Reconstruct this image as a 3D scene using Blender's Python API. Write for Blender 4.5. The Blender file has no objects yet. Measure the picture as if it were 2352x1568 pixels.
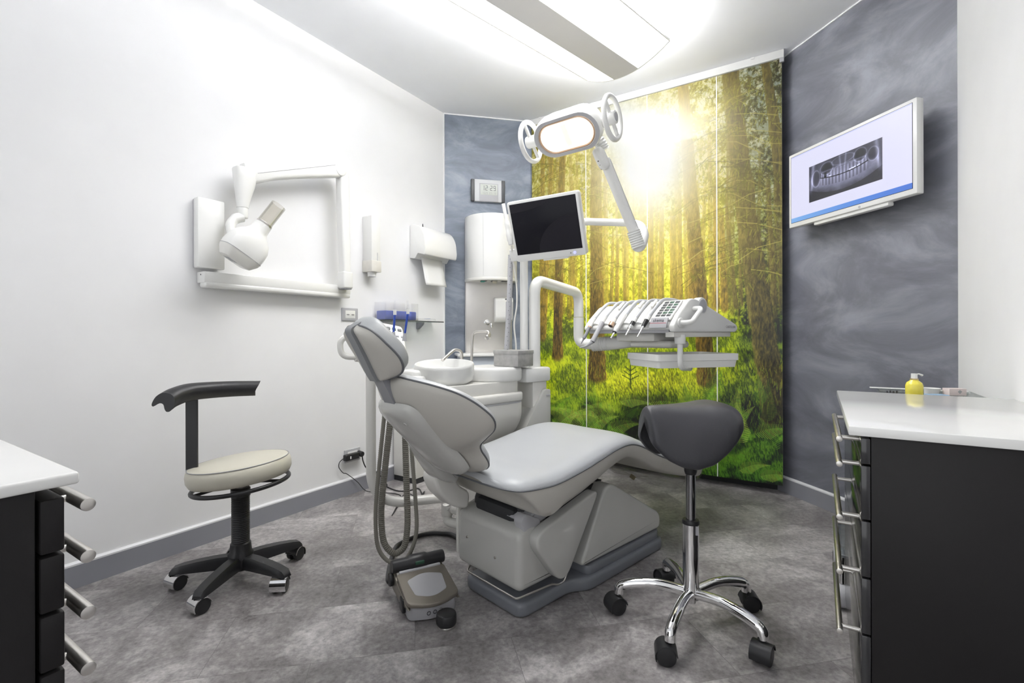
import bpy, bmesh, math, random
import numpy as np
from mathutils import Vector, Matrix, Euler, noise
random.seed(7)
PI = math.pi
SC = bpy.context.scene
C = SC.collection

# ------------------------------------------------------------------ camera
CAMH = 0.977
YAW = 0.5671
cam_data = bpy.data.cameras.new('camera')
cam_data.sensor_width = 36.0
cam_data.lens = 1104.0 / 2352.0 * 36.0
cam_data.shift_y = -14.3 / 2352.0
cam_data.clip_start = 0.02
cam = bpy.data.objects.new('camera', cam_data)
C.objects.link(cam)
cam.location = (0, 0, CAMH)
cam.rotation_euler = (Euler((PI / 2, 0, YAW)).to_matrix() @ Euler((0, 0, -0.0029)).to_matrix()).to_euler()
SC.camera = cam

# ------------------------------------------------------------------ world, colour, lights
W = bpy.data.worlds.new('world')
SC.world = W
W.use_nodes = True
bg = W.node_tree.nodes['Background']
bg.inputs[0].default_value = (0.97, 0.985, 1.0, 1)
bg.inputs[1].default_value = 1.45
SC.view_settings.view_transform = 'Standard'
SC.view_settings.look = 'None'
SC.view_settings.exposure = 0.22
SC.view_settings.gamma = 1.0
SC.view_settings.use_curve_mapping = False
LAMP_STRENGTH = 1.8
ADDED_UPLIGHT_STRENGTH = 40.0  # added emitter hidden above the lamp, brightens the ceiling
DOWNLIGHT_WATTS = 10.5


def area_light(name, loc, target, sx, sy, power, col=(1, 1, 1)):
    d = bpy.data.lights.new(name, 'AREA')
    d.shape = 'RECTANGLE'
    d.size = sx
    d.size_y = sy
    d.energy = power
    d.color = col
    o = bpy.data.objects.new(name, d)
    C.objects.link(o)
    o.location = loc
    o.rotation_euler = (Vector(target) - Vector(loc)).to_track_quat('-Z', 'Y').to_euler()
    return o


# ------------------------------------------------------------------ measuring helpers
F = Vector((-math.sin(YAW), math.cos(YAW), 0))
R0 = Vector((math.cos(YAW), math.sin(YAW), 0))
_cr, _sr = math.cos(-0.0029), math.sin(-0.0029)
RR = R0 * _cr + Vector((0, 0, 1)) * _sr
UU = -R0 * _sr + Vector((0, 0, 1)) * _cr
EYE = Vector((0, 0, CAMH))
TH = math.radians(14.3)
WV = Vector((math.cos(TH), -math.sin(TH), 0))     # chair's right
UV_ = Vector((math.sin(TH), math.cos(TH), 0))     # chair's foot direction
CO = Vector((-0.924, 1.756, 0))
CHM = Matrix.Translation(CO) @ Matrix.Rotation(-TH, 4, 'Z')


def ray(x, y):
    return F + RR * ((x - 1176) / 1104.0) - UU * ((y - 769.7) / 1104.0)


def D(x, y, d):
    return EYE + ray(x, y) * d


def onp(x, y, n, c):
    r = ray(x, y)
    n = Vector(n)
    return EYE + r * ((c - EYE.dot(n)) / r.dot(n))


def onX(x, y, c):
    return onp(x, y, (1, 0, 0), c)


def onY(x, y, c):
    return onp(x, y, (0, 1, 0), c)


def onZ(x, y, c):
    return onp(x, y, (0, 0, 1), c)


def ch(p):
    return CHM @ Vector(p)


def onL(x, y, xl):            # chair frame coordinates of the point on the plane x = xl
    p = onp(x, y, WV, CO.dot(WV) + xl) - CO
    return Vector((p.dot(WV), p.dot(UV_), p.z))


# ------------------------------------------------------------------ materials
MATS = {}


def lin(c):
    return tuple((v / 12.92 if v <= 0.04045 else ((v + 0.055) / 1.055) ** 2.4) for v in (q / 255.0 for q in c))


def mat(name, col, rough=0.45, metal=0.0, spec=0.5, bump=0.0, bscale=200.0, var=0.0, vscale=6.0, coat=0.0,
        trans=0.0, emit=None, estr=0.0, alpha=1.0, ior=1.45):
    if name in MATS:
        return MATS[name]
    m = bpy.data.materials.new(name)
    m.use_nodes = True
    nt = m.node_tree
    b = nt.nodes['Principled BSDF']
    b.inputs['Base Color'].default_value = (*col, 1)
    b.inputs['Roughness'].default_value = rough
    b.inputs['Metallic'].default_value = metal
    b.inputs['Specular IOR Level'].default_value = spec
    b.inputs['Coat Weight'].default_value = coat
    b.inputs['Coat Roughness'].default_value = 0.08
    b.inputs['Transmission Weight'].default_value = trans
    b.inputs['IOR'].default_value = ior
    b.inputs['Alpha'].default_value = alpha
    if emit:
        b.inputs['Emission Color'].default_value = (*emit, 1)
        b.inputs['Emission Strength'].default_value = estr
    tc = nt.nodes.new('ShaderNodeTexCoord')
    # slight wear: every material keeps a procedural variation of colour and gloss
    n = nt.nodes.new('ShaderNodeTexNoise')
    n.inputs['Scale'].default_value = vscale
    n.inputs['Detail'].default_value = 4
    nt.links.new(tc.outputs['Object'], n.inputs['Vector'])
    mr = nt.nodes.new('ShaderNodeMapRange')
    mr.inputs[1].default_value = 0.3
    mr.inputs[2].default_value = 0.7
    mr.inputs[3].default_value = 1.0 - max(var, 0.012)
    mr.inputs[4].default_value = 1.0 + max(var, 0.012)
    nt.links.new(n.outputs['Fac'], mr.inputs[0])
    mx = nt.nodes.new('ShaderNodeMix')
    mx.data_type = 'RGBA'
    mx.blend_type = 'MULTIPLY'
    mx.inputs[0].default_value = 1.0
    mx.inputs[6].default_value = (*col, 1)
    nt.links.new(mr.outputs[0], mx.inputs[7])
    nt.links.new(mx.outputs[2], b.inputs['Base Color'])
    if bump > 0:
        n2 = nt.nodes.new('ShaderNodeTexNoise')
        n2.inputs['Scale'].default_value = bscale
        n2.inputs['Detail'].default_value = 3
        nt.links.new(tc.outputs['Object'], n2.inputs['Vector'])
        bp = nt.nodes.new('ShaderNodeBump')
        bp.inputs['Strength'].default_value = bump
        bp.inputs['Distance'].default_value = 0.002
        nt.links.new(n2.outputs['Fac'], bp.inputs['Height'])
        nt.links.new(bp.outputs['Normal'], b.inputs['Normal'])
    MATS[name] = m
    return m


M_white = mat('white plaster wall', (0.84, 0.84, 0.845), 0.85, bump=0.05, bscale=90)
M_ceil = mat('white ceiling paint', (0.925, 0.94, 0.975), 0.9)
M_plastic = mat('white enamel plastic', (0.80, 0.80, 0.78), 0.28, coat=0.3)
M_pwarm = mat('warm white plastic', (0.74, 0.73, 0.69), 0.3, coat=0.3)
M_cover = mat('pale grey plastic cover', (0.50, 0.50, 0.475), 0.22, coat=0.35, var=0.02)
M_vinyl = mat('light grey vinyl upholstery', (0.47, 0.485, 0.50), 0.38, bump=0.12, bscale=420, coat=0.08)
M_beige = mat('beige vinyl upholstery', (0.50, 0.485, 0.445), 0.42, bump=0.12, bscale=420, coat=0.05)
M_pipe = mat('dark piping', (0.12, 0.125, 0.135), 0.5)
M_gvinyl = mat('mid grey vinyl', (0.23, 0.24, 0.25), 0.42, bump=0.1, bscale=400)
M_plate = mat('blue grey painted steel', (0.19, 0.20, 0.225), 0.35, coat=0.25, var=0.03)
M_dark = mat('dark rubber boot', (0.03, 0.031, 0.034), 0.6)
M_black = mat('black plastic', (0.022, 0.022, 0.024), 0.38, bump=0.05, bscale=300)
M_rubber = mat('black rubber', (0.015, 0.015, 0.016), 0.6)
M_leather = mat('charcoal leather', (0.040, 0.040, 0.046), 0.36, bump=0.25, bscale=520)
M_cream = mat('cream vinyl', (0.60, 0.575, 0.48), 0.38, bump=0.1, bscale=400)
M_chrome = mat('polished chrome', (0.82, 0.82, 0.82), 0.06, metal=1.0)
M_steel = mat('brushed steel', (0.62, 0.60, 0.57), 0.3, metal=1.0, var=0.05, vscale=30)
M_steelp = mat('satin steel sheet', (0.72, 0.70, 0.68), 0.38, metal=0.85, var=0.06, vscale=4)
M_tin = mat('matt galvanised tin', (0.42, 0.415, 0.405), 0.5, metal=0.3, var=0.12, vscale=45)
M_cab = mat('satin black cabinet panel', (0.013, 0.012, 0.0125), 0.42, spec=0.28, var=0.05)
M_drawer = mat('gloss black drawer front', (0.02, 0.02, 0.022), 0.16, coat=0.4)
M_top = mat('white acrylic worktop', (0.83, 0.83, 0.81), 0.14, coat=0.3)
M_hose = mat('grey corrugated hose', (0.22, 0.21, 0.18), 0.55)
M_hosel = mat('pale grey hose', (0.50, 0.51, 0.53), 0.4)
M_grey = mat('mid grey plastic', (0.26, 0.265, 0.285), 0.4)
M_lgrey = mat('light grey plastic', (0.45, 0.45, 0.47), 0.35)
M_skirt = mat('grey skirting', (0.27, 0.275, 0.305), 0.4)
M_skirtl = mat('white skirting bead', (0.78, 0.78, 0.8), 0.3)
M_blue = mat('blue plastic', (0.02, 0.07, 0.42), 0.35)
M_lilac = mat('blue face mask stack', (0.13, 0.17, 0.48), 0.7, var=0.08, vscale=60)
M_paper = mat('white paper', (0.84, 0.84, 0.83), 0.9, bump=0.1, bscale=150)
M_yellow = mat('yellow liquid bottle', (0.86, 0.74, 0.10), 0.2, coat=0.3)
M_green = mat('green key', (0.03, 0.09, 0.055), 0.4)
M_key = mat('dark key', (0.055, 0.06, 0.065), 0.4)
M_red = mat('red print', (0.5, 0.05, 0.06), 0.6)
M_screen = mat('black screen glass', (0.010, 0.010, 0.014), 0.22, spec=0.15)
M_lcd = mat('pale lcd', (0.62, 0.65, 0.6), 0.25)
M_ink = mat('dark print', (0.06, 0.06, 0.07), 0.6)
M_gink = mat('grey print', (0.36, 0.36, 0.37), 0.6)
M_ped = mat('champagne pedal metal', (0.27, 0.245, 0.21), 0.35, metal=0.55)
M_pink = mat('pale pink carton', (0.72, 0.62, 0.60), 0.6)
M_skyblue = mat('sky blue plastic', (0.08, 0.36, 0.72), 0.4)
M_teal = mat('green foil', (0.10, 0.42, 0.34), 0.5)
M_brass = mat('brass collar', (0.55, 0.42, 0.22), 0.35, metal=0.8)
M_copper = mat('copper ring', (0.60, 0.42, 0.30), 0.3, metal=0.6)


def clearmat(name, col, alpha, rough=0.06, fk=0.55):
    m = bpy.data.materials.new(name)
    m.use_nodes = True
    nt = m.node_tree
    nt.nodes.remove(nt.nodes['Principled BSDF'])
    out = nt.nodes['Material Output']
    tr = nt.nodes.new('ShaderNodeBsdfTransparent')
    tr.inputs[0].default_value = (*col, 1)
    gl = nt.nodes.new('ShaderNodeBsdfGlossy')
    gl.inputs['Roughness'].default_value = rough
    fr = nt.nodes.new('ShaderNodeLayerWeight')
    fr.inputs[0].default_value = 0.25
    mp = nt.nodes.new('ShaderNodeMath')
    mp.operation = 'MULTIPLY_ADD'
    mp.inputs[1].default_value = fk
    mp.inputs[2].default_value = 1 - alpha
    nt.links.new(fr.outputs['Fresnel'], mp.inputs[0])
    mx = nt.nodes.new('ShaderNodeMixShader')
    nt.links.new(mp.outputs[0], mx.inputs[0])
    nt.links.new(tr.outputs[0], mx.inputs[1])
    nt.links.new(gl.outputs[0], mx.inputs[2])
    nt.links.new(mx.outputs[0], out.inputs['Surface'])
    MATS[name] = m
    return m


M_acryl = clearmat('clear acrylic', (0.985, 0.987, 0.995), 0.985, fk=.28)
M_film = clearmat('clear plastic film', (0.985, 0.985, 0.985), 0.985, 0.10, .22)
M_glassed = clearmat('glass shelf', (0.90, 0.94, 0.93), 0.92)
M_cone = clearmat('smoked acrylic cone', (0.925, 0.915, 0.89), 0.96, fk=.4)


def emitmat(name, col, s):
    m = bpy.data.materials.new(name)
    m.use_nodes = True
    nt = m.node_tree
    b = nt.nodes['Principled BSDF']
    b.inputs['Base Color'].default_value = (0.8, 0.8, 0.8, 1)
    b.inputs['Emission Color'].default_value = (*col, 1)
    b.inputs['Emission Strength'].default_value = s
    MATS[name] = m
    return m


M_addupl = emitmat('added ceiling fill glow', (1.0, 0.99, 0.98), ADDED_UPLIGHT_STRENGTH)
M_diff = emitmat('glowing lamp diffuser', (1.0, 0.985, 0.97), LAMP_STRENGTH)


# ------------------------------------------------------------------ mesh helpers
class MB:
    def __init__(self, M=None):
        self.bm = bmesh.new()
        self.M = M

    def _x(self, verts, M=None):
        if M is not None:
            bmesh.ops.transform(self.bm, matrix=M, verts=verts)
        if self.M is not None:
            bmesh.ops.transform(self.bm, matrix=self.M, verts=verts)

    def box(self, c, s, bev=0.0, seg=2, M=None, rz=0.0):
        r = bmesh.ops.create_cube(self.bm, size=1.0)
        vs = r['verts']
        for v in vs:
            v.co = Vector((v.co.x * s[0], v.co.y * s[1], v.co.z * s[2]))
        if bev > 0:
            es = list({e for v in vs for e in v.link_edges})
            rr = bmesh.ops.bevel(self.bm, geom=es, offset=min(bev, 0.49 * min(s)), segments=seg, profile=0.5, affect='EDGES')
            vs = list({v for f in rr['faces'] for v in f.verts} | {v for v in vs if v.is_valid})
        T = Matrix.Translation(Vector(c)) @ Matrix.Rotation(rz, 4, 'Z')
        if M is not None:
            T = M @ T
        self._x(vs, T)
        return self

    def bx(self, lo, hi, bev=0.0, seg=2, M=None):
        lo, hi = Vector(lo), Vector(hi)
        return self.box((lo + hi) / 2, [abs(q) for q in (hi - lo)], bev, seg, M)

    def prism(self, poly, fr, h0, h1, bev=0.0, seg=2):
        """poly: 2D points; fr(a, b, h) -> 3D point"""
        if bev <= 0:
            lays = [(0.0, h0), (0.0, h1)]
        else:
            sg = 1 if h1 > h0 else -1
            bev = min(bev, abs(h1 - h0) * .49)
            lays = []
            for k in range(seg + 1):
                a = PI / 2 * k / seg
                lays.append((bev * (1 - math.sin(a)), h0 + sg * bev * (1 - math.cos(a))))
            for k in range(seg + 1):
                a = PI / 2 * (1 - k / seg)
                lays.append((bev * (1 - math.sin(a)), h1 - sg * bev * (1 - math.cos(a))))
        n = len(poly)
        area = sum(poly[k][0] * poly[(k + 1) % n][1] - poly[(k + 1) % n][0] * poly[k][1] for k in range(n))
        sa_ = 1 if area > 0 else -1
        nor = []
        for k in range(n):
            p, q, r_ = poly[k - 1], poly[k], poly[(k + 1) % n]
            e1 = Vector((q[0] - p[0], q[1] - p[1]))
            e2 = Vector((r_[0] - q[0], r_[1] - q[1]))
            if e1.length < 1e-9:
                e1 = e2
            if e2.length < 1e-9:
                e2 = e1
            n1 = Vector((-e1.y, e1.x)).normalized() * sa_
            n2 = Vector((-e2.y, e2.x)).normalized() * sa_
            m_ = n1 + n2
            if m_.length < 1e-6:
                m_ = n1
            m_.normalize()
            nor.append(m_ / max(.45, m_.dot(n1)))
        rings = [[fr(poly[k][0] + nor[k].x * d_, poly[k][1] + nor[k].y * d_, h_) for k in range(n)] for d_, h_ in lays]
        rs = [self.ring(r_) for r_ in rings]
        fs = [self.bm.faces.new(rs[0][::-1]), self.bm.faces.new(rs[-1])]
        for a, b in zip(rs[:-1], rs[1:]):
            for k in range(n):
                fs.append(self.bm.faces.new((a[k], a[(k + 1) % n], b[(k + 1) % n], b[k])))
        bmesh.ops.recalc_face_normals(self.bm, faces=fs)
        self._x([v for r_ in rs for v in r_])
        return self

    def ring(self, pts):
        return [self.bm.verts.new(Vector(p)) for p in pts]

    def loft(self, rings, closed=True, cap0=True, cap1=True):
        rs = [self.ring(r) for r in rings]
        fs = []
        n = len(rs[0])
        for a, b in zip(rs[:-1], rs[1:]):
            for i in range(n if closed else n - 1):
                j = (i + 1) % n
                fs.append(self.bm.faces.new((a[i], a[j], b[j], b[i])))
        if closed and cap0:
            fs.append(self.bm.faces.new(rs[0][::-1]))
        if closed and cap1:
            fs.append(self.bm.faces.new(rs[-1]))
        bmesh.ops.recalc_face_normals(self.bm, faces=fs)
        self._x([v for r in rs for v in r])
        return self

    def tube(self, pts, r, n=14, caps=True, closed=False, flat=None):
        pts = [Vector(p) for p in pts]
        m = len(pts)
        rad = r if isinstance(r, (list, tuple)) else [r] * m
        tg = []
        for i in range(m):
            if closed:
                t = pts[(i + 1) % m] - pts[i - 1]
            else:
                t = pts[min(i + 1, m - 1)] - pts[max(i - 1, 0)]
            tg.append(t.normalized())
        nrm = tg[0].orthogonal().normalized()
        if abs(tg[0].z) < 0.95:
            nrm = (Vector((0, 0, 1)) - tg[0] * tg[0].z).normalized()
        rings = []
        for i in range(m):
            nrm = (nrm - tg[i] * nrm.dot(tg[i])).normalized()
            bn = tg[i].cross(nrm)
            rr = []
            for k in range(n):
                a = 2 * PI * k / n
                rr.append(pts[i] + (nrm * math.cos(a) * (flat or 1.0) + bn * math.sin(a)) * rad[i])
            rings.append(rr)
        if closed:
            rings.append(rings[0])
            return self.loft(rings, True, False, False)
        return self.loft(rings, True, caps, caps)

    def lathe(self, prof, M=None, n=32, caps=False):
        rings = []
        for r, z in prof:
            rings.append([Vector((r * math.cos(2 * PI * k / n), r * math.sin(2 * PI * k / n), z)) for k in range(n)])
        if M is not None:
            rings = [[M @ p for p in rr] for rr in rings]
        return self.loft(rings, True, prof[0][0] > 1e-5 and caps, prof[-1][0] > 1e-5 and caps)

    def cyl(self, a, b, r, n=24, bev=0.0):
        a, b = Vector(a), Vector(b)
        L = (b - a).length
        M = Matrix.Translation(a) @ (b - a).to_track_quat('Z', 'Y').to_matrix().to_4x4()
        if bev > 0:
            pr = [(0.0001, 0), (r - bev, 0), (r - bev * 0.3, bev * 0.3), (r, bev), (r, L - bev), (r - bev * 0.3, L - bev * 0.3), (r - bev, L), (0.0001, L)]
        else:
            pr = [(0.0001, 0), (r, 0), (r, L), (0.0001, L)]
        return self.lathe(pr, M, n)

    def face(self, pts):
        vs = self.ring(pts)
        self.bm.faces.new(vs)
        self._x(vs)
        return self


def build(name, mb, m, parent=None, world=False, sharp=38, smooth=True):
    me = bpy.data.meshes.new(name)
    bmesh.ops.remove_doubles(mb.bm, verts=mb.bm.verts, dist=1e-6)
    mb.bm.to_mesh(me)
    mb.bm.free()
    if world and parent is not None:
        me.transform(WM[parent].inverted())
    if smooth and len(me.polygons):
        me.polygons.foreach_set('use_smooth', [True] * len(me.polygons))
        me.set_sharp_from_angle(angle=math.radians(sharp))
    o = bpy.data.objects.new(name, me)
    C.objects.link(o)
    if m is not None:
        me.materials.append(m)
    if parent is not None:
        o.parent = parent
        if parent in WM:
            WM[o] = WM[parent].copy()
    else:
        WM[o] = Matrix.Identity(4)
    return o


WM = {}


def tag(o, label, cat, group=None):
    o['label'] = label
    o['category'] = cat
    if group:
        o['group'] = group
    return o


def thing(name, label, cat, loc=(0, 0, 0), rz=0.0, group=None, M=None):
    o = bpy.data.objects.new(name, None)
    C.objects.link(o)
    o.empty_display_size = 0.1
    m = M if M is not None else Matrix.Translation(Vector(loc)) @ Matrix.Rotation(rz, 4, 'Z')
    o.matrix_world = m
    WM[o] = m.copy()
    return tag(o, label, cat, group)


def single(name, mb, m, label, cat, group=None, sharp=38):
    """a thing that is one mesh, its origin put at its own base"""
    o = build(name, mb, m, sharp=sharp)
    cs = [v.co for v in o.data.vertices]
    c = Vector((sum(v.x for v in cs) / len(cs), sum(v.y for v in cs) / len(cs), min(v.z for v in cs)))
    o.data.transform(Matrix.Translation(-c))
    o.location = c
    WM[o] = Matrix.Translation(c)
    return tag(o, label, cat, group)


def struct(name, mb, m, label=None, sharp=38):
    o = build(name, mb, m, sharp=sharp)
    o['kind'] = 'structure'
    o['label'] = label or name.replace('_', ' ')
    return o


def spl(pts, n=8, closed=False):
    pts = [Vector(p) for p in pts]
    out = []
    m = len(pts)
    for i in range(m if closed else m - 1):
        if closed:
            p0, p1, p2, p3 = pts[i - 1], pts[i], pts[(i + 1) % m], pts[(i + 2) % m]
        else:
            p0, p1, p2, p3 = pts[max(i - 1, 0)], pts[i], pts[i + 1], pts[min(i + 2, m - 1)]
        for k in range(n):
            t = k / n
            out.append(0.5 * ((2 * p1) + (p2 - p0) * t + (2 * p0 - 5 * p1 + 4 * p2 - p3) * t * t + (3 * p1 - p0 - 3 * p2 + p3) * t ** 3))
    if not closed:
        out.append(pts[-1])
    return out


def fil(pts, r, n=8, closed=False):
    """polyline with rounded corners"""
    pts = [Vector(p) for p in pts]
    m = len(pts)
    out = []
    rng = range(m) if closed else range(1, m - 1)
    if not closed:
        out.append(pts[0])
    for i in rng:
        a, b, c = pts[i - 1], pts[i], pts[(i + 1) % m]
        rr = r[i] if isinstance(r, (list, tuple)) else r
        la, lc = (a - b).length, (c - b).length
        d = min(rr, la * 0.49, lc * 0.49)
        p = b + (a - b) / la * d
        q = b + (c - b) / lc * d
        for k in range(n + 1):
            t = k / n
            out.append(p * (1 - t) ** 2 + b * 2 * t * (1 - t) + q * t * t)
    if not closed:
        out.append(pts[-1])
    return out


def p2(pts, r, n=6):
    return [(v.x, v.y) for v in fil([Vector((a, b, 0)) for a, b in pts], r, n, True)]


def resample(pts, step):
    pts = [Vector(p) for p in pts]
    acc = [0.0]
    for a, b in zip(pts[:-1], pts[1:]):
        acc.append(acc[-1] + (b - a).length)
    n = max(2, int(acc[-1] / step))
    out = []
    j = 0
    for i in range(n + 1):
        s = acc[-1] * i / n
        while j < len(acc) - 2 and acc[j + 1] < s:
            j += 1
        t = (s - acc[j]) / max(1e-9, acc[j + 1] - acc[j])
        out.append(pts[j].lerp(pts[j + 1], t))
    return out


def hose(pts, r, pitch=0.006, depth=0.12, n=12, M=None):
    q = resample(pts, pitch / 2)
    rad = [r if i % 2 == 0 else r * (1 - depth) for i in range(len(q))]
    return MB(M).tube(q, rad, n)


def shell(outl, cen, fr, h, K=9, a=3.0, b=0.5, mb=None):
    """domed cap over a closed outline; outl 2D, fr(x, s, n) -> 3D, h height at the middle"""
    mb = mb or MB()
    rings = []
    for k in range(K + 1):
        t = math.cos(0.5 * PI * k / K) if k < K else 0.0
        hh = h * (1 - t ** a) ** b
        tt = t if k < K else 0.002
        rings.append([fr(cen[0] + (x - cen[0]) * tt, cen[1] + (s - cen[1]) * tt, hh) for x, s in outl])
    return mb.loft(rings, True, False, True)


def text_mesh(mb, txt, size, Mx, ext=0.0006, align='CENTER'):
    cu = bpy.data.curves.new('txt', 'FONT')
    cu.body = txt
    cu.size = size
    cu.extrude = ext
    cu.align_x = align
    cu.align_y = 'CENTER'
    cu.resolution_u = 3
    o = bpy.data.objects.new('txt', cu)
    C.objects.link(o)
    dg = bpy.context.evaluated_depsgraph_get()
    me = bpy.data.meshes.new_from_object(o.evaluated_get(dg))
    me.transform(Mx)
    mb.bm.from_mesh(me)
    bpy.data.objects.remove(o)
    bpy.data.curves.remove(cu)
    bpy.data.meshes.remove(me)
    return mb


def frame3(o, xa, ya):
    xa, ya = Vector(xa).normalized(), Vector(ya)
    za = xa.cross(ya).normalized()
    ya = za.cross(xa)
    M = Matrix((xa, ya, za)).transposed().to_4x4()
    M.translation = Vector(o)
    return M


#@@ROOM
# ------------------------------------------------------------------ room shell
LX, RX, BY, H = -2.445, 0.503, 3.46, 2.70
CL0 = 2.86
CX1 = LX + BY - CL0               # left chamfer runs from (LX, CL0) to (CX1, BY)
KX = 3.25                        # right chamfer: x + y = KX
FY = -2.0


def stucco(name, c0, c1, c2, sc):
    m = bpy.data.materials.new(name)
    m.use_nodes = True
    nt = m.node_tree
    b = nt.nodes['Principled BSDF']
    tc = nt.nodes.new('ShaderNodeTexCoord')
    mp = nt.nodes.new('ShaderNodeMapping')
    mp.inputs['Scale'].default_value = (1, 1, 2.0)
    mp.inputs['Rotation'].default_value = (0.35, 0.35, 0)
    nt.links.new(tc.outputs['Object'], mp.inputs[0])
    n1 = nt.nodes.new('ShaderNodeTexNoise')
    n1.inputs['Scale'].default_value = sc
    n1.inputs['Detail'].default_value = 9
    n1.inputs['Roughness'].default_value = 0.62
    n1.inputs['Distortion'].default_value = 0.7
    nt.links.new(mp.outputs[0], n1.inputs['Vector'])
    cr = nt.nodes.new('ShaderNodeValToRGB')
    cr.color_ramp.elements[0].position = 0.36
    cr.color_ramp.elements[0].color = (*c0, 1)
    cr.color_ramp.elements[1].position = 0.68
    cr.color_ramp.elements[1].color = (*c2, 1)
    e = cr.color_ramp.elements.new(0.5)
    e.color = (*c1, 1)
    nt.links.new(n1.outputs['Fac'], cr.inputs[0])
    nt.links.new(cr.outputs[0], b.inputs['Base Color'])
    n2 = nt.nodes.new('ShaderNodeTexNoise')
    n2.inputs['Scale'].default_value = sc * 5
    n2.inputs['Detail'].default_value = 8
    n2.inputs['Distortion'].default_value = 1.0
    nt.links.new(mp.outputs[0], n2.inputs['Vector'])
    mr = nt.nodes.new('ShaderNodeMapRange')
    mr.inputs[3].default_value = 0.30
    mr.inputs[4].default_value = 0.58
    nt.links.new(n2.outputs['Fac'], mr.inputs[0])
    nt.links.new(mr.outputs[0], b.inputs['Roughness'])
    bp = nt.nodes.new('ShaderNodeBump')
    bp.inputs['Strength'].default_value = 0.25
    bp.inputs['Distance'].default_value = 0.004
    nt.links.new(n2.outputs['Fac'], bp.inputs['Height'])
    nt.links.new(bp.outputs['Normal'], b.inputs['Normal'])
    return m


M_stuc = stucco('slate blue polished stucco', (0.105, 0.125, 0.165), (0.155, 0.18, 0.225), (0.27, 0.305, 0.36), 2.6)
M_stuc2 = stucco('slate grey polished stucco', (0.12, 0.124, 0.15), (0.165, 0.17, 0.20), (0.27, 0.278, 0.32), 2.0)


def floor_mat():
    m = bpy.data.materials.new('grey marbled vinyl tiles')
    m.use_nodes = True
    nt = m.node_tree
    b = nt.nodes['Principled BSDF']
    tc = nt.nodes.new('ShaderNodeTexCoord')
    mp = nt.nodes.new('ShaderNodeMapping')
    mp.inputs['Rotation'].default_value = (0, 0, math.radians(-44))
    nt.links.new(tc.outputs['Object'], mp.inputs[0])
    br = nt.nodes.new('ShaderNodeTexBrick')
    br.offset = 0.5
    br.inputs['Scale'].default_value = 1.0
    br.inputs['Color1'].default_value = (0, 0, 0, 1)
    br.inputs['Color2'].default_value = (1, 1, 1, 1)
    br.inputs['Mortar'].default_value = (0.5, 0.5, 0.5, 1)
    br.inputs['Mortar Size'].default_value = 0.0007
    br.inputs['Mortar Smooth'].default_value = 0.1
    br.inputs['Brick Width'].default_value = 0.61
    br.inputs['Row Height'].default_value = 0.305
    nt.links.new(mp.outputs[0], br.inputs['Vector'])
    # each tile shifts its own marbling
    ad = nt.nodes.new('ShaderNodeVectorMath')
    ad.operation = 'MULTIPLY_ADD'
    ad.inputs[1].default_value = (7.0, 3.0, 5.0)
    nt.links.new(br.outputs['Color'], ad.inputs[0])
    nt.links.new(mp.outputs[0], ad.inputs[2])
    n1 = nt.nodes.new('ShaderNodeTexNoise')
    n1.inputs['Scale'].default_value = 2.9
    n1.inputs['Detail'].default_value = 10
    n1.inputs['Roughness'].default_value = 0.66
    n1.inputs['Distortion'].default_value = 0.5
    nt.links.new(ad.outputs[0], n1.inputs['Vector'])
    cr = nt.nodes.new('ShaderNodeValToRGB')
    cr.color_ramp.elements[0].position = 0.34
    cr.color_ramp.elements[0].color = (0.155, 0.143, 0.143, 1)
    cr.color_ramp.elements[1].position = 0.68
    cr.color_ramp.elements[1].color = (0.56, 0.54, 0.53, 1)
    e = cr.color_ramp.elements.new(0.5)
    e.color = (0.285, 0.268, 0.266, 1)
    nt.links.new(n1.outputs['Fac'], cr.inputs[0])
    n2 = nt.nodes.new('ShaderNodeTexNoise')
    n2.inputs['Scale'].default_value = 55
    n2.inputs['Detail'].default_value = 6
    n2.inputs['Roughness'].default_value = 0.7
    nt.links.new(ad.outputs[0], n2.inputs['Vector'])
    mr = nt.nodes.new('ShaderNodeMapRange')
    mr.inputs[1].default_value = 0.25
    mr.inputs[2].default_value = 0.75
    mr.inputs[3].default_value = 0.5
    mr.inputs[4].default_value = 1.42
    nt.links.new(n2.outputs['Fac'], mr.inputs[0])
    mx = nt.nodes.new('ShaderNodeMix')
    mx.data_type = 'RGBA'
    mx.blend_type = 'MULTIPLY'
    mx.inputs[0].default_value = 1.0
    nt.links.new(cr.outputs[0], mx.inputs[6])
    nt.links.new(mr.outputs[0], mx.inputs[7])
    mo = nt.nodes.new('ShaderNodeMix')
    mo.data_type = 'RGBA'
    nt.links.new(br.outputs['Fac'], mo.inputs[0])
    nt.links.new(mx.outputs[2], mo.inputs[6])
    mo.inputs[7].default_value = (0.15, 0.142, 0.138, 1)
    nt.links.new(mo.outputs[2], b.inputs['Base Color'])
    b.inputs['Roughness'].default_value = 0.36
    b.inputs['Specular IOR Level'].default_value = 0.55
    bp = nt.nodes.new('ShaderNodeBump')
    bp.inputs['Strength'].default_value = 0.15
    bp.inputs['Distance'].default_value = 0.002
    nt.links.new(n2.outputs['Fac'], bp.inputs['Height'])
    nt.links.new(bp.outputs['Normal'], b.inputs['Normal'])
    return m


plan = [(LX, FY), (LX, CL0), (CX1, BY), (KX - BY, BY), (RX, KX - RX), (RX, FY)]


def slab(z0, z1):
    return MB().prism([(LX - .1, FY), (LX - .1, BY + .1), (RX + .1, BY + .1), (RX + .1, FY)], lambda a, b, h: Vector((a, b, h)), z0, z1)


struct('floor', slab(-0.05, 0.0), floor_mat(), 'grey marbled vinyl tile floor laid diagonally')
struct('ceiling', slab(H, H + 0.05), M_ceil, 'white ceiling')


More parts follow.
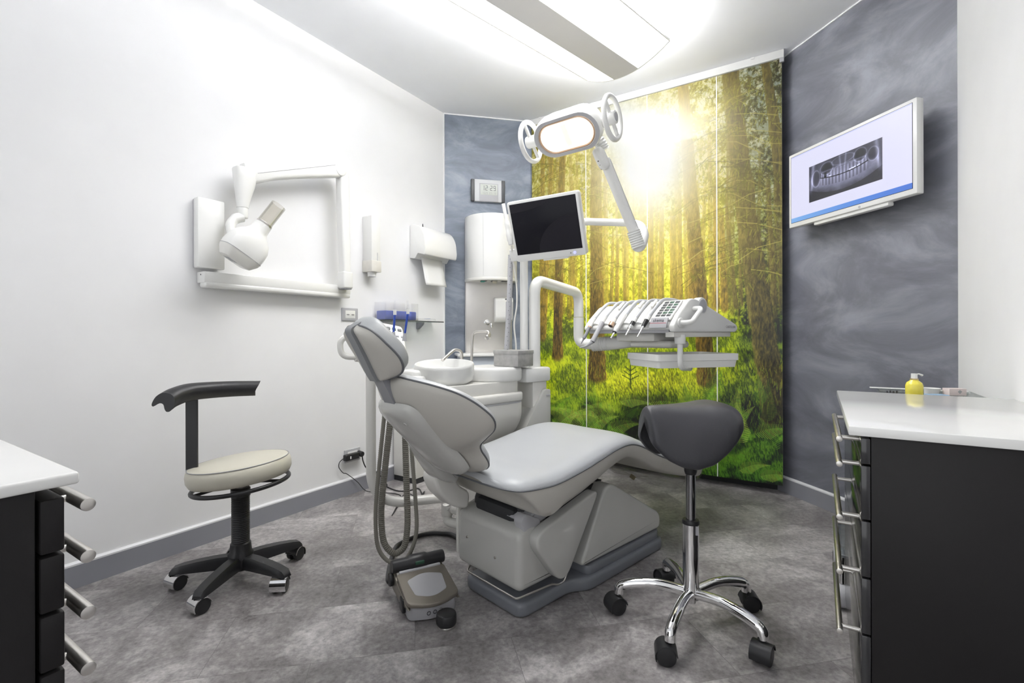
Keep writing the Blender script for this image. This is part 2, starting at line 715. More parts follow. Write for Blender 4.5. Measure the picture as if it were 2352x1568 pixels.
def wall(name, a, b, m, label, th=0.1):
    a, b = Vector((*a, 0)), Vector((*b, 0))
    t = (b - a).normalized()
    n = Vector((-t.y, t.x, 0))       # outward for clockwise plan order
    mb = MB()
    poly = [(0, 0), ((b - a).length, 0), ((b - a).length, H), (0, H)]
    mb.prism(poly, lambda u, z, h: a + t * u + Vector((0, 0, z)) + n * h, 0, th)
    return struct(name, mb, m, label)


wall('wall_left', plan[0], plan[1], M_white, 'white left wall')
wall('wall_back_left', plan[1], plan[2], M_stuc, 'slanted blue stucco wall in the far left corner')
wall('wall_back', plan[2], plan[3], M_white, 'white back wall behind the forest panels')
wall('wall_back_right', plan[3], plan[4], M_stuc2, 'slanted slate stucco wall carrying the screen')
wall('wall_right', plan[4], plan[5], M_white, 'white right wall')


def skirting(name, a, b, off=0.014):
    a, b = Vector((*a, 0)), Vector((*b, 0))
    t = (b - a).normalized()
    n = Vector((t.y, -t.x, 0))
    L = (b - a).length
    mb = MB()
    sec = [(0, 0), (off, 0), (off, 0.088), (off * 0.7, 0.092), (0, 0.092)]
    mb.prism(sec, lambda o, z, h: a + n * o + Vector((0, 0, z)) + t * h, 0, L)
    o = struct(name, mb, M_skirt, 'grey skirting board')
    mb = MB()
    sec = [(0, 0.088), (off * 1.0, 0.088), (off * 1.0, 0.0945), (off * 0.5, 0.101), (0, 0.101)]
    mb.prism(sec, lambda o_, z, h: a + n * o_ + Vector((0, 0, z)) + t * h, 0, L)
    build('bead', mb, M_skirtl, o)
    return o


skirting('baseboard_left', plan[0], plan[1])
skirting('baseboard_back_left', plan[1], plan[2])
skirting('baseboard_back_right', plan[3], plan[4])
skirting('baseboard_right', plan[4], plan[5])
mb = MB()
mb.bx((CX1, BY - 0.012, 0), (KX - BY, BY, 0.07))
struct('baseboard_back', mb, M_dark, 'dark skirting under the forest panels')
# white cove bead on top of the blue walls
for i, (a, b) in enumerate(((plan[1], plan[2]), (plan[3], plan[4]))):
    a, b = Vector((*a, 0)), Vector((*b, 0))
    t = (b - a).normalized()
    n = Vector((t.y, -t.x, 0))
    mb = MB()
    mb.prism([(0, H - .008), (.006, H - .008), (.006, H), (0, H)], lambda o, z, h: a + n * o + Vector((0, 0, z)) + t * h, 0, (b - a).length)
    struct('trim_%d' % (i + 1), mb, M_white, 'thin white bead where the blue wall meets the ceiling')
mb = MB()
mb.bx((LX, CL0 - .004, 0.1), (LX + .006, CL0 + .004, H))
struct('trim_3', mb, M_white, 'thin white corner bead beside the blue wall')

#@@MURAL
# ------------------------------------------------------------------ forest panels (printed photographs of a wood)
MX0, MX1, MZ0, MZ1 = -1.932, -0.182, 0.06, 2.648
MY = 3.337


class VN:
    def __init__(self, seed):
        self.g = np.random.RandomState(seed).rand(256, 256)

    def __call__(self, u, v):
        iu = np.floor(u).astype(int)
        iv = np.floor(v).astype(int)
        fu = u - iu
        fv = v - iv
        fu = fu * fu * (3 - 2 * fu)
        fv = fv * fv * (3 - 2 * fv)
        g = self.g
        a = g[iu & 255, iv & 255]
        b = g[(iu + 1) & 255, iv & 255]
        c = g[iu & 255, (iv + 1) & 255]
        d = g[(iu + 1) & 255, (iv + 1) & 255]
        return (a * (1 - fu) + b * fu) * (1 - fv) + (c * (1 - fu) + d * fu) * fv


def fbm(u, v, seed, octv=4, gain=0.55):
    s = 0
    amp = 1.0
    tot = 0
    for i in range(octv):
        s = s + amp * VN(seed + i * 17)(u * 2 ** i + 3.1 * i, v * 2 ** i + 7.7 * i)
        tot += amp
        amp *= gain
    return s / tot


def sst(a, b, x):
    t = np.clip((x - a) / (b - a), 0, 1)
    return t * t * (3 - 2 * t)


def paint_forest(res=380):
    nx, nz = int((MX1 - MX0) * res), int((MZ1 - MZ0) * res)
    X = MX0 + (np.arange(nx) + .5) / res
    Z = MZ0 + (np.arange(nz) + .5) / res
    XX, ZZ = np.meshgrid(X, Z)
    # where each point of the print sits in the reference frame (for laying out trunks and clearings)
    dx, dy, dz = XX, MY, ZZ - CAMH
    d = dx * F.x + dy * F.y
    px = 1176 + 1104 * (dx * R0.x + dy * R0.y) / d
    py = 769.7 - 1104 * dz / d
    rnd = np.random.RandomState(5)
    warp = fbm(XX * 3, ZZ * 3, 90, 3) - .5
    leaf = fbm(XX * 60 + warp * 4, ZZ * 46, 1, 4, .78)
    leaf = np.clip((leaf - .5) * 3.6 + .5, 0, 1)
    clump = np.clip((fbm(XX * 8, ZZ * 8, 40, 4, .6) - .5) * 2.4 + .5, 0, 1)
    grass = np.clip((fbm(XX * 170 + ZZ * 40 + warp * 9, ZZ * 52, 60, 3, .7) - .5) * 2.9 + .5, 0, 1)
    patch = np.clip((fbm(XX * 5.5, ZZ * 9, 140, 3, .6) - .5) * 3.2 + .5, 0, 1)
    # (dark, mid, light) by height of the print
    ky = [100, 240, 340, 470, 600, 690, 740, 800, 860, 920, 985, 1060, 1120]
    kd = [(66, 64, 12), (78, 76, 14), (112, 108, 18), (140, 140, 26), (140, 142, 24), (98, 112, 12), (52, 70, 8), (44, 64, 6), (66, 92, 8), (24, 44, 4), (14, 34, 6), (10, 28, 4), (8, 22, 4)]
    km = [(150, 148, 52), (150, 146, 44), (188, 180, 62), (208, 204, 62), (206, 206, 44), (166, 182, 26), (108, 136, 18), (96, 128, 12), (142, 172, 18), (74, 108, 12), (42, 82, 14), (34, 68, 10), (26, 56, 10)]
    kl = [(228, 232, 214), (226, 226, 190), (246, 240, 180), (248, 244, 150), (240, 240, 98), (214, 224, 64), (182, 206, 42), (168, 198, 34), (206, 228, 46), (150, 184, 40), (96, 150, 44), (84, 134, 30), (66, 120, 34)]
    yy = py + warp * 90

    def ramp(k):
        return np.stack([np.interp(yy, ky, [c[i] for c in k]) for i in range(3)], -1)
    t = leaf * .60 + clump * .40
    low = sst(720, 800, py)
    t = t * (1 - low) + (grass * .36 + clump * .24 + patch * .40) * low
    t = np.clip((t - .5) * 1.75 + .5, 0, 1)[..., None]
    Cd, Cm, Cl = ramp(kd), ramp(km), ramp(kl)
    img = np.where(t < .5, Cd + (Cm - Cd) * t * 2, Cm + (Cl - Cm) * (t - .5) * 2)
    # darker wood to the right and in the upper corners, greener
    rightd = sst(1640, 1740, px + warp * 60) * (1 - sst(820, 900, py))
    img = img * (1 - .80 * rightd[..., None] * (1 - .50 * t)) * (1 + rightd[..., None] * np.array([-.10, .02, .25]))
    under = sst(905, 940, py + warp * 120)
    img = img * (1 - .62 * under[..., None] * (1 - patch[..., None]))
    glade = np.exp(-((px - 1490) / 120) ** 2 - ((py - 880 + warp * 60) / 26) ** 2)
    img = img + (np.array([206, 222, 52]) * (.55 + .6 * grass[..., None]) - img) * glade[..., None] * .8
    leftd = sst(1330, 1240, px) * sst(760, 640, py) * .22
    img = img * (1 - leftd[..., None])
    warm = sst(600, 720, py) * (1 - .65 * sst(930, 1010, py))
    img = img * (1 + warm[..., None] * np.array([.04, -.03, -.2]))
    # small bright sky openings in the canopy
    hole = sst(.55, .66, fbm(XX * 26, ZZ * 26, 70, 5, .72)) * sst(680, 420, py) * (0.75 + 0.25 * sst(1700, 1560, px)) * (1 - .4 * leftd / .22)
    img = img + (np.array([238, 242, 232]) - img) * (hole * .85)[..., None]
    sunx, suny = 1492.0, 372.0
    ds = np.hypot(px - sunx, (py - suny) * .92)
    # distant hazy trunks
    far = []
    for k in range(46):
        x0 = rnd.uniform(1240, 1800)
        far.append((x0 + rnd.uniform(-12, 12), rnd.uniform(250, 420), x0, rnd.uniform(690, 740), rnd.uniform(2.2, 6), .55))
    trunks = [
        # x top, y top, x bottom, y bottom, half width, strength
        (1409, 520, 1403, 715, 4, .8), (1420, 540, 1415, 715, 4, .8), (1498, 470, 1494, 700, 6, .8), (1521, 470, 1517, 700, 7, .8),
        (1545, 480, 1549, 705, 8, .85), (1562, 420, 1562, 700, 5, .8), (1641, 420, 1646, 706, 6, .85), (1656, 480, 1664, 712, 8, .9),
        (1668, 470, 1690, 706, 5, .9), (1697, 520, 1704, 700, 3, .9), (1729, 400, 1742, 720, 5, .9), (1584, 420, 1590, 720, 8, .95), (1764, 400, 1778, 700, 6, .95),
        (1248, 330, 1245, 740, 6, .9), (1270, 330, 1247, 778, 6, .95), (1298, 300, 1279, 822, 9, 1), (1374, 250, 1369, 872, 15, 1), (1568, 150, 1624, 884, 17, 1),
        (1753, 110, 1800, 470, 14, 1), (1677, 130, 1784, 975, 27, 1), (1793, 300, 1806, 620, 8, 1)]
    for (x0, y0, x1, y1, hw, st) in far + trunks:
        tt = np.clip((py - y0) / (y1 - y0), -.2, 1.2)
        xc = x0 + (x1 - x0) * tt + 6 * np.sin(tt * 3 + x0) * (hw > 8) * .5
        if hw > 20:
            xc = xc - 10 * np.sin(np.clip(tt, 0, 1) * PI)
        w = hw * (.72 + .5 * np.clip(tt, 0, 1) + .5 * np.clip(tt - .88, 0, .2) * (hw > 8) * 4)
        q = (px - xc) / w
        rough = (fbm(XX * 90, ZZ * 22, int(x0) % 50, 3) - .5) * .28
        m = sst(1.06, .9, np.abs(q) + rough) * sst(y0 - 10, y0 + 30, py) * sst(y1 + 5, y1 - 8, py + 20 * (1 - q * q) * -.4)
        bark = fbm(XX * 120, ZZ * 30, 11 + int(x1) % 31, 4, .7)
        near = hw > 8
        lit = q * np.sign(sunx - xc) * .5 + .5
        base = np.array([92, 72, 26]) if near else np.array([122, 96, 30])
        if x0 > 1660:
            base = np.array([72, 66, 30])
        shade = (.16 + .85 * np.clip(bark * 1.9 - .45, 0, 1) + .55 * np.clip(lit, 0, 1) ** 4)
        col = base * shade[..., None] * 1.12
        hz = np.exp(-ds / (120 if near else 190)) * .9
        col = col + (np.array([246, 214, 96]) - col) * hz[..., None]
        low2 = sst(900, 980, py)[..., None]
        col = col * (1 - .45 * low2)
        img = img + (col - img) * (m * st)[..., None]
    # twigs
    def stroke(pts, wid, col, op, acc):
        for (xa, ya), (xb, yb) in zip(pts[:-1], pts[1:]):
            i0 = int((min(xa, xb) - MX0) * res) - 4
            i1 = int((max(xa, xb) - MX0) * res) + 5
            j0 = int((min(ya, yb) - MZ0) * res) - 4
            j1 = int((max(ya, yb) - MZ0) * res) + 5
            i0, i1 = max(i0, 0), min(i1, nx)
            j0, j1 = max(j0, 0), min(j1, nz)
            if i0 >= i1 or j0 >= j1:
                continue
            gx = XX[j0:j1, i0:i1]
            gz = ZZ[j0:j1, i0:i1]
            vx, vz = xb - xa, yb - ya
            L2 = vx * vx + vz * vz + 1e-12
            s = np.clip(((gx - xa) * vx + (gz - ya) * vz) / L2, 0, 1)
            dd = np.hypot(gx - xa - s * vx, gz - ya - s * vz)
            mm = np.clip((wid - dd) * res + .5, 0, 1) * op
            acc[j0:j1, i0:i1] += (np.array(col) - acc[j0:j1, i0:i1]) * mm[..., None]
    for k in range(230):
        right = rnd.rand() < .62
        x = rnd.uniform(-.62, -.18) if right else rnd.uniform(-1.93, -1.2)
        z = rnd.uniform(1.35, 2.62)
        L = rnd.uniform(.08, .34)
        sg = 1 if rnd.rand() < .5 else -1
        pts = [(x, z), (x + sg * L * .5, z - L * .1), (x + sg * L, z - L * rnd.uniform(.2, .55))]
        c = (52, 50, 12) if rnd.rand() < .7 else (176, 168, 80)
        stroke(pts, rnd.uniform(.0012, .0026), c, .7, img)
        for q in range(9):
            s = rnd.rand()
            xx, zz = x + sg * L * s, z - L * .35 * s
            stroke([(xx, zz), (xx + rnd.uniform(-.03, .03), zz - rnd.uniform(.01, .06))], .0018, (74, 78, 14) if rnd.rand() < .7 else (150, 152, 40), .6, img)
    # blades of grass
    for k in range(1500):
        x = rnd.uniform(MX0, MX1)
        z = rnd.uniform(.12, .78)
        L = rnd.uniform(.015, .05)
        b = np.clip((z - .1) / .6, 0, 1)
        c = (60 + 130 * b * rnd.uniform(.6, 1.1), 100 + 110 * b * rnd.uniform(.7, 1.0), 14 + 24 * b)
        stroke([(x, z), (x + rnd.uniform(-.012, .012), z + L)], .0013, c, .5, img)
    # a spindly sapling
    sap = [(-1.13, .60), (-1.13, .76)]
    stroke(sap, .004, (30, 48, 8), .9, img)
    for s in (-1, 1):
        for q in range(3):
            stroke([(-1.13, .66 + .03 * q), (-1.13 + s * (.06 - .012 * q), .69 + .03 * q)], .003, (34, 54, 8), .9, img)
    # ferns
    ferns = []
    for k in range(34):
        x = rnd.uniform(MX0, MX1)
        z = rnd.uniform(.10, .62)
        ferns.append((x, z, rnd.uniform(.12, .3), rnd.uniform(-1.1, 1.1), .35 + .5 * rnd.rand()))
    for (x, z, L, a) in [(-.50, .33, .30, .5), (-.40, .30, .28, -.2), (-.33, .36, .26, 1.0), (-.46, .42, .24, .1), (-.30, .10, .2, 1.1), (-.42, .12, .2, .9), (-1.25, .42, .3, -1.2), (-1.2, .50, .25, 1.2), (-1.0, .50, .3, 1.2), (-1.38, .36, .25, -1.2),
                         (-1.5, .30, .3, -.8), (-1.45, .28, .3, .8), (-1.62, .34, .28, -1.), (-1.3, .27, .3, .9), (-1.7, .28, .28, .7), (-1.78, .30, .25, -.6), (-.8, .52, .25, 1.2), (-.72, .45, .24, -1.1)]:
        ferns.append((x, z, L, a, 1.0))
    for (x, z, L, a, op) in ferns:
        warm = .5 + .5 * rnd.rand()
        c = (92 + 70 * warm * (op > .9), 138 + 48 * warm, 36 + 40 * warm * (op > .9)) if op > .9 else (46 + 50 * warm, 96 + 50 * warm, 20 + 16 * warm)
        for i in range(26):
            s = i / 25
            ax = x + L * s * math.sin(a) + .06 * L * s * s
            az = z + L * s * math.cos(a) - .45 * L * s * s * abs(math.sin(a))
            ll = .26 * L * (1 - s) * (0.35 + .65 * min(1, s * 6))
            for sg in (-1, 1):
                bx_ = ax + ll * math.sin(a + sg * 1.15)
                bz_ = az + ll * math.cos(a + sg * 1.15) - ll * .25
                cc = [v * rnd.uniform(.86, 1.06) * (.75 + .35 * (sg > 0)) for v in c]
                stroke([(ax, az), (bx_, bz_)], .0021, cc, .8 * op, img)
    # glare of the low sun in the print
    ang = np.arctan2(py - suny, px - sunx)
    rays = .82 + .36 * VN(33)(ang * 9 + 40, ang * 0 + 2) - .18
    ds2 = np.hypot((px - sunx) * 1.05 + (py - suny) * .12, (py - suny) * .80)
    g1 = np.exp(-(ds2 / 104) ** 2) * 1.25
    g2 = np.exp(-(ds2 / 165) ** 1.5) * rays
    g3 = np.exp(-(ds2 / 300) ** 1.4) * rays
    up = 1 - .55 * sst(560, 760, py)
    for gm, colr, k in ((g3 * up, (255, 208, 58), .44), (g2 * up, (255, 244, 180), .60), (g1, (255, 255, 248), 1.0)):
        img = img + (np.array(colr) - img) * np.clip(gm * k, 0, 1)[..., None]
    sky = np.exp(-(((px - 1430) / 66) ** 2 + ((py - 290) / 74) ** 2) ** 1.6) * .92
    img = img + (np.array([240, 243, 238]) - img) * sky[..., None]
    img = 255 * (np.clip((img - 14) * 1.06, 2, 253) / 255.0) ** .86 / 255.0
    img = img * (.80 + .26 * sst(300, 800, py))[..., None]  # uneven lamp light offset in the colour: print dimmed towards its top
    img = np.clip(img, 0, .995)
    linr = np.where(img <= .04045, img / 12.92, ((img + .055) / 1.055) ** 2.4)
    return linr.astype(np.float32), res, nx, nz


def print_mat(name, gain, rough, emis=0.0, coat=0.0):
    m = bpy.data.materials.new(name)
    m.use_nodes = True
    nt = m.node_tree
    b = nt.nodes['Principled BSDF']
    at = nt.nodes.new('ShaderNodeAttribute')
    at.attribute_name = 'print'
    mx = nt.nodes.new('ShaderNodeMix')
    mx.data_type = 'RGBA'
    mx.blend_type = 'MULTIPLY'
    mx.inputs[0].default_value = 1
    mx.inputs[7].default_value = (gain, gain, gain, 1)
    nt.links.new(at.outputs['Color'], mx.inputs[6])
    b.inputs['Roughness'].default_value = rough
    b.inputs['Coat Weight'].default_value = coat
    b.inputs['Coat Roughness'].default_value = 0.05
    if emis:
        b.inputs['Base Color'].default_value = (0.01, 0.01, 0.01, 1)
        nt.links.new(mx.outputs[2], b.inputs['Emission Color'])
        b.inputs['Emission Strength'].default_value = emis
    else:
        nt.links.new(mx.outputs[2], b.inputs['Base Color'])
    return m


def print_sheet(name, img, fr, m, parent=None, world=False):
    """a flat sheet whose print is carried as a fine colour grid; img (rows, cols, 3), fr(u, v) 0..1 -> 3D"""
    nz, nx = img.shape[:2]
    u = np.linspace(0, 1, nx)
    v = np.linspace(0, 1, nz)
    o0 = np.array(fr(0, 0))
    du = np.array(fr(1, 0)) - o0
    dv = np.array(fr(0, 1)) - o0
    UU_, VV_ = np.meshgrid(u, v)
    co = o0 + UU_[..., None] * du + VV_[..., None] * dv
    if world and parent is not None:
        Mi = np.array(WM[parent].inverted())
        co = co @ Mi[:3, :3].T + Mi[:3, 3]
    idx = np.arange(nx * nz).reshape(nz, nx)
    quads = np.stack([idx[:-1, :-1], idx[:-1, 1:], idx[1:, 1:], idx[1:, :-1]], -1).reshape(-1, 4)
    me = bpy.data.meshes.new(name)
    me.vertices.add(nx * nz)
    me.vertices.foreach_set('co', co.astype(np.float32).ravel())
    nq = len(quads)
    me.loops.add(nq * 4)
    me.loops.foreach_set('vertex_index', quads.ravel().astype(np.int32))
    me.polygons.add(nq)
    me.polygons.foreach_set('loop_start', np.arange(0, nq * 4, 4, dtype=np.int32))
    me.update(calc_edges=True)
    ca = me.color_attributes.new('print', 'FLOAT_COLOR', 'POINT')
    buf = np.ones((nz * nx, 4), np.float32)
    buf[:, :3] = img.reshape(-1, 3)
    ca.data.foreach_set('color', buf.ravel())
    me.materials.append(m)
    o = bpy.data.objects.new(name, me)
    C.objects.link(o)
    if parent is not None:
        o.parent = parent
    return o


M_print = print_mat('gloss forest print', 1.0, 0.4, coat=0.12)
M_panelw = mat('white panel back and gap light', (0.85, 0.85, 0.85), 0.4)
forest, fres, fnx, fnz = paint_forest()
pan_lab = ['leftmost forest print panel beside the blue wall, mostly behind the monitor',
           'second forest print panel from the left, behind the bent console arm',
           'third forest print panel from the left, showing the white sun glare',
           'rightmost forest print panel with the thick leaning trunk and pale ferns']
cuts = [MX0, -1.465, -1.003, -0.551, MX1]
for i in range(4):
    xa, xb = cuts[i] + (0.003 if i else 0), cuts[i + 1] - (0.003 if i < 3 else 0)
    t = thing('forest_panel', pan_lab[i], 'wall panel', ((xa + xb) / 2, MY, MZ0), 0, 'forest panels hanging from the rail')
    c0, c1 = int((xa - MX0) * fres), int((xb - MX0) * fres)
    print_sheet('printed_face', forest[:, max(c0, 0):c1], lambda u, v: (xa + (xb - xa) * u, MY, MZ0 + (MZ1 - MZ0) * v), M_print, t, True)
    mb = MB()
    mb.bx((xa, MY + 0.0005, MZ0), (xb, MY + 0.006, MZ1))
    build('backing', mb, M_panelw, t, True)
    if i < 3:
        mb = MB()
        mb.bx((xb, MY - 0.001, MZ0), (xb + 0.006, MY + 0.004, MZ1))  # white strip stands in for the light showing between panels
        build('gap_light_strip', mb, M_panelw, t, True)
t = thing('curtain_rail', 'long white panel rail along the ceiling above the forest prints', 'rail', ((MX0 + MX1) / 2, MY, MZ1))
mb = MB()
mb.bx((MX0 - .015, MY - 0.012, MZ1 + .002), (MX1 + .012, MY + 0.03, H - .001), .003)
build('track', mb, M_plastic, t, True)
for x in (-1.86, -1.26, -.84, -.35):
    mb = MB()
    mb.bx((x, MY - 0.018, H - .014), (x + .02, MY - .010, H - .002), .002)
    build('clip', mb, M_plastic, t, True)
mb = MB()
mb.bx((MX1 - .012, MY - 0.010, MZ1 - .022), (MX1 + .012, MY + 0.008, MZ1 + .004), .002)
build('end_stop', mb, M_lgrey, t, True)

#@@LAMP
# ------------------------------------------------------------------ ceiling lamp
t = thing('ceiling_lamp', 'wide curved white ceiling lamp with two glowing panels and a grey centre band', 'lamp', ch((-.27, .19, 2.50)), -TH)
LXc, LHW, LY0, LY1 = -.27, .28, -1.0, .95


def lamp_z(x):
    q = (x - LXc) / LHW
    return 2.504 + .078 * q * q


def lamp_strip(x0, x1, dz, thick, y0, y1, n=14):
    mb = MB(CHM)
    lo = []
    for k in range(n + 1):
        x = x0 + (x1 - x0) * k / n
        lo.append((x, lamp_z(x) + dz))
    hi = [(x, z + thick) for x, z in lo[::-1]]
    mb.prism(lo + hi, lambda a, b, h: Vector((a, h, b)), y0, y1)
    return mb


build('diffuser', lamp_strip(LXc - LHW + .004, LXc - .083, 0, .004, LY0, LY1), M_diff, t, True)
build('diffuser', lamp_strip(LXc + .083, LXc + LHW - .004, 0, .004, LY0, LY1), M_diff, t, True)
for sx in (-1, 1):               # the light the two louvred panels throw downwards
    dl = area_light('downlight', ch((LXc + sx * .178, .19, 2.500)), ch((LXc + sx * .178, .19, 0)), .17, 1.48, DOWNLIGHT_WATTS, (1, .99, .975))
    dl.rotation_euler = (0, 0, -TH)
    dl.data.spread = math.radians(145)
M_band = mat('pale grey lamp band', (0.74, 0.73, 0.735), 0.5)
build('centre_band', lamp_strip(LXc - .083, LXc + .083, -.002, .01, LY0, LY1 + .004), M_band, t, True)
build('end_rim', lamp_strip(LXc - LHW, LXc + LHW, -.003, .012, LY1, LY1 + .006), M_plastic, t, True)
build('end_rim', lamp_strip(LXc - LHW, LXc + LHW, -.003, .012, LY0 - .006, LY0), M_plastic, t, True)
mb = MB(CHM)
mb.bx((LXc - .05, LY0 + .5, 2.56), (LXc + .05, LY1 - .5, H - .001), .01)
build('ceiling_mount', mb, M_plastic, t, True)
for sx in (-1, 1):
    mb = MB(CHM)
    mb.bx((LXc + sx * .16 - .07, LY0 + .06, 2.588), (LXc + sx * .16 + .07, LY1 - .06, 2.591))  # added glowing slab, unseen from below, for ceiling bounce
    build('added_uplight', mb, M_addupl, t, True)
for sx in (-1, 1):
    mb = MB(CHM)
    mb.bx((LXc + sx * LHW - .003, LY0, 2.578), (LXc + sx * LHW + .003, LY1, 2.59), .001)
    build('side_rim', mb, M_plastic, t, True)

#@@CHAIR
# ------------------------------------------------------------------ dental chair
chair = thing('dental_chair', 'grey and beige reclining patient chair in the middle of the room', 'dental chair', CO, -TH)


def cp(name, mb, m, parent=chair, sharp=38):
    return build(name, mb, m, parent, False, sharp)


# base plate
poly = p2([(-.165, -.335), (.155, -.335), (.155, -.07), (.20, -.01), (.20, .555), (-.20, .555), (-.20, -.01), (-.165, -.07)], [.05, .05, .06, .05, .06, .06, .05, .06], 6)
cp('base_plate', MB().prism(poly, lambda a, b, h: Vector((a, b, h)), 0.0, .052, .016, 3), M_plate)
poly = p2([(-.185, .0), (.185, .0), (.185, .54), (-.185, .54)], [.03, .03, .05, .05], 5)
cp('plinth', MB().prism(poly, lambda a, b, h: Vector((a, b, h)), .05, .088, .008, 2), M_plate)
sf = lambda a, b, h: Vector((h, a, b))       # side profile: (y, z) extruded along x
poly = p2([(-.045, .098), (.115, .372), (.165, .372), (.535, .160), (.535, .092)], [.03, .045, .06, .05, .03], 6)
cp('foot_housing', MB().prism(poly, sf, -.185, .185, .013, 4), M_cover)
poly = p2([(.05, .352), (.15, .3745), (.175, .374), (.16, .36), (.06, .34)], .005, 2)
cp('slot_seal', MB().prism(poly, sf, -.10, .12), M_dark)
# motor housing at the head end
poly = p2([(-.352, .118), (-.335, .10), (-.14, .10), (-.16, .305), (-.30, .325), (-.352, .30)], [.02, .02, .03, .03, .02, .035], 6)
mh = cp('motor_housing', MB().prism(poly, sf, -.185, .165, .026, 4), M_cover)
cp('side_panel', MB().bx((-.20, -.345, .125), (-.182, -.22, .312), .008), M_pwarm)
for (x, z) in ((-.115, .215), (.045, .19)):
    cp('screw', MB().cyl((x, -.351, z), (x, -.3555, z), .0045, 12, .001), M_steel, mh)
# triangular link covers
for sx in (-1, 1):
    poly = p2([(-.335, .295), (.055, .388), (-.165, .075)], [.085, .06, .08], 8)
    a, b = sorted((sx * .158, sx * .205))
    cp('link_cover', MB().prism(poly, sf, a, b, .009, 3), M_cover)
cp('lift_mechanism', MB().bx((-.16, -.295, .28), (.13, .10, .372), .03).bx((-.12, -.315, .30), (.10, .0, .362), .02), M_dark)
poly = p2([(-.335, .345), (-.31, .365), (-.235, .325), (-.255, .275), (-.315, .285)], .02, 4)
cp('link_bracket', MB().prism(poly, sf, .118, .160, .004, 2), M_lgrey)
poly = p2([(-.33, .335), (-.06, .445), (.05, .475), (.085, .42), (.02, .37), (-.25, .31)], .03, 4)
cp('seat_support', MB().prism(poly, sf, .06, .155, .008, 2), M_lgrey)
w = fil([(-.115, -.335, .105), (-.105, -.363, .094), (.165, -.363, .094), (.182, -.20, .094), (.187, -.18, .085), (.187, -.145, .085), (.187, -.13, .11)], .015, 5)
cp('safety_wire', MB().tube(w, .0035, 8), M_steel)

# seat: pad above a beige shell
SX = [(-.455, .100, .485, .012, .0), (-.445, .175, .484, .03, .04), (-.425, .222, .482, .045, .085), (-.395, .243, .480, .055, .11), (-.33, .252, .477, .062, .112), (-.25, .256, .477, .064, .098),
      (-.12, .256, .494, .064, .084), (-.02, .254, .512, .063, .074), (.08, .250, .530, .060, .064), (.17, .246, .537, .056, .056), (.24, .243, .528, .053, .06), (.32, .240, .500, .052, .065), (.42, .235, .455, .05, .07),
      (.55, .228, .408, .048, .07), (.70, .220, .362, .046, .066), (.85, .21, .322, .044, .06), (.95, .185, .300, .04, .05), (.99, .14, .292, .03, .035), (1.005, .07, .289, .012, .01)]


def srow(y):
    for a, b in zip(SX[:-1], SX[1:]):
        if a[0] <= y <= b[0]:
            q = (y - a[0]) / (b[0] - a[0])
            return [a[i] + (b[i] - a[i]) * q for i in range(5)]


def smooth_rows(n=5):
    v = []
    rows = SX
    for i in range(len(rows) - 1):
        p0, p1, p2_, p3 = rows[max(i - 1, 0)], rows[i], rows[i + 1], rows[min(i + 2, len(rows) - 1)]
        for k in range(n):
            t = k / n
            v.append([0.5 * ((2 * b) + (c - a) * t + (2 * a - 5 * b + 4 * c - d) * t * t + (3 * b - a - 3 * c + d) * t ** 3) for a, b, c, d in zip(p0, p1, p2_, p3)])
    v.append(list(rows[-1]))
    return v


rows = smooth_rows()
top, bot, seam_r, seam_l = [], [], [], []
NX = 24
for (y, hw, zs, cr, dp) in rows:
    a, b = [], []
    for k in range(NX + 1):
        q = math.sin((k / NX - .5) * PI)
        z = zs + cr * max(0, 1 - abs(q) ** 3.2) ** .5 - .016 * (1 - q * q) * (1 if cr > .03 else 0)
        a.append((q * hw, y, z))
        lean = max(0.0, min(1.0, (-.22 - y) / .22))
        g = k / NX * 2 - 1
        if abs(g) > .5:                       # the sides
            zz = (1 - abs(g)) / .5
            xx = math.copysign(1 + .012 * math.sin(zz * PI) - .045 * zz ** 3, g)
            zq = zz ** 1.0 * .93
        else:                                 # the underside with rounded edges
            e_ = abs(g) / .5
            xx = math.copysign(.955 * e_, g)
            zq = 1 - .07 * e_ ** 6
        b.append((xx * hw, y + zq * lean * .115, zs - dp * zq))
    top.append(a)
    bot.append(b)
    seam_r.append((hw, y, zs))
    seam_l.append((-hw, y, zs))
seat_top = cp('seat_cushion', MB().loft(top, False), M_vinyl, sharp=60)
cp('seat_shell', MB().loft(bot, False), M_beige, sharp=60)
loop = seam_r + seam_l[::-1]
cp('piping', MB().tube([Vector(p) * 1.0 for p in resample(loop + [loop[0]], .012)][:-1], .0032, 6, closed=True), M_pipe, seat_top)

# backrest
BO = Vector((0, -.445, .535))
ES = Vector((0, -.69, .724)).normalized()
EN = Vector((0, .724, .69)).normalized()       # towards the patient


def bf(x, s, n):
    return BO + Vector((x, 0, 0)) + ES * s + EN * (n + 1.15 * x * x)


half = [(0, -.026), (.06, -.025), (.095, -.014), (.117, .012), (.126, .044), (.131, .078), (.148, .108), (.188, .134), (.228, .160), (.246, .20), (.241, .25), (.225, .30), (.198, .345), (.148, .392), (.09, .425), (.045, .440)]
outl = half + [(-x, s) for x, s in half[::-1]][:-1]
outl = [(v.x, v.y) for v in spl([Vector((a, b, 0)) for a, b in outl], 4, True)]
bcen = (0, .2)
bpad = cp('backrest_pad', shell(outl, bcen, bf, .05, 9, 4, .5), M_vinyl, sharp=70)
cp('backrest_shell', shell(outl, bcen, bf, -.066, 10, 2.6, .6), M_beige, sharp=70)
cp('piping', MB().tube(resample([bf(x, s, 0) for x, s in outl + outl[:1]], .012)[:-1], .003, 6, closed=True), M_pipe, bpad)
cov = [(0, .03), (.06, .032), (.096, .05), (.110, .095), (.112, .16), (.112, .25), (.108, .315), (.085, .365), (.0, .375)]
cov = cov + [(-x, s) for x, s in cov[::-1]][1:-1]
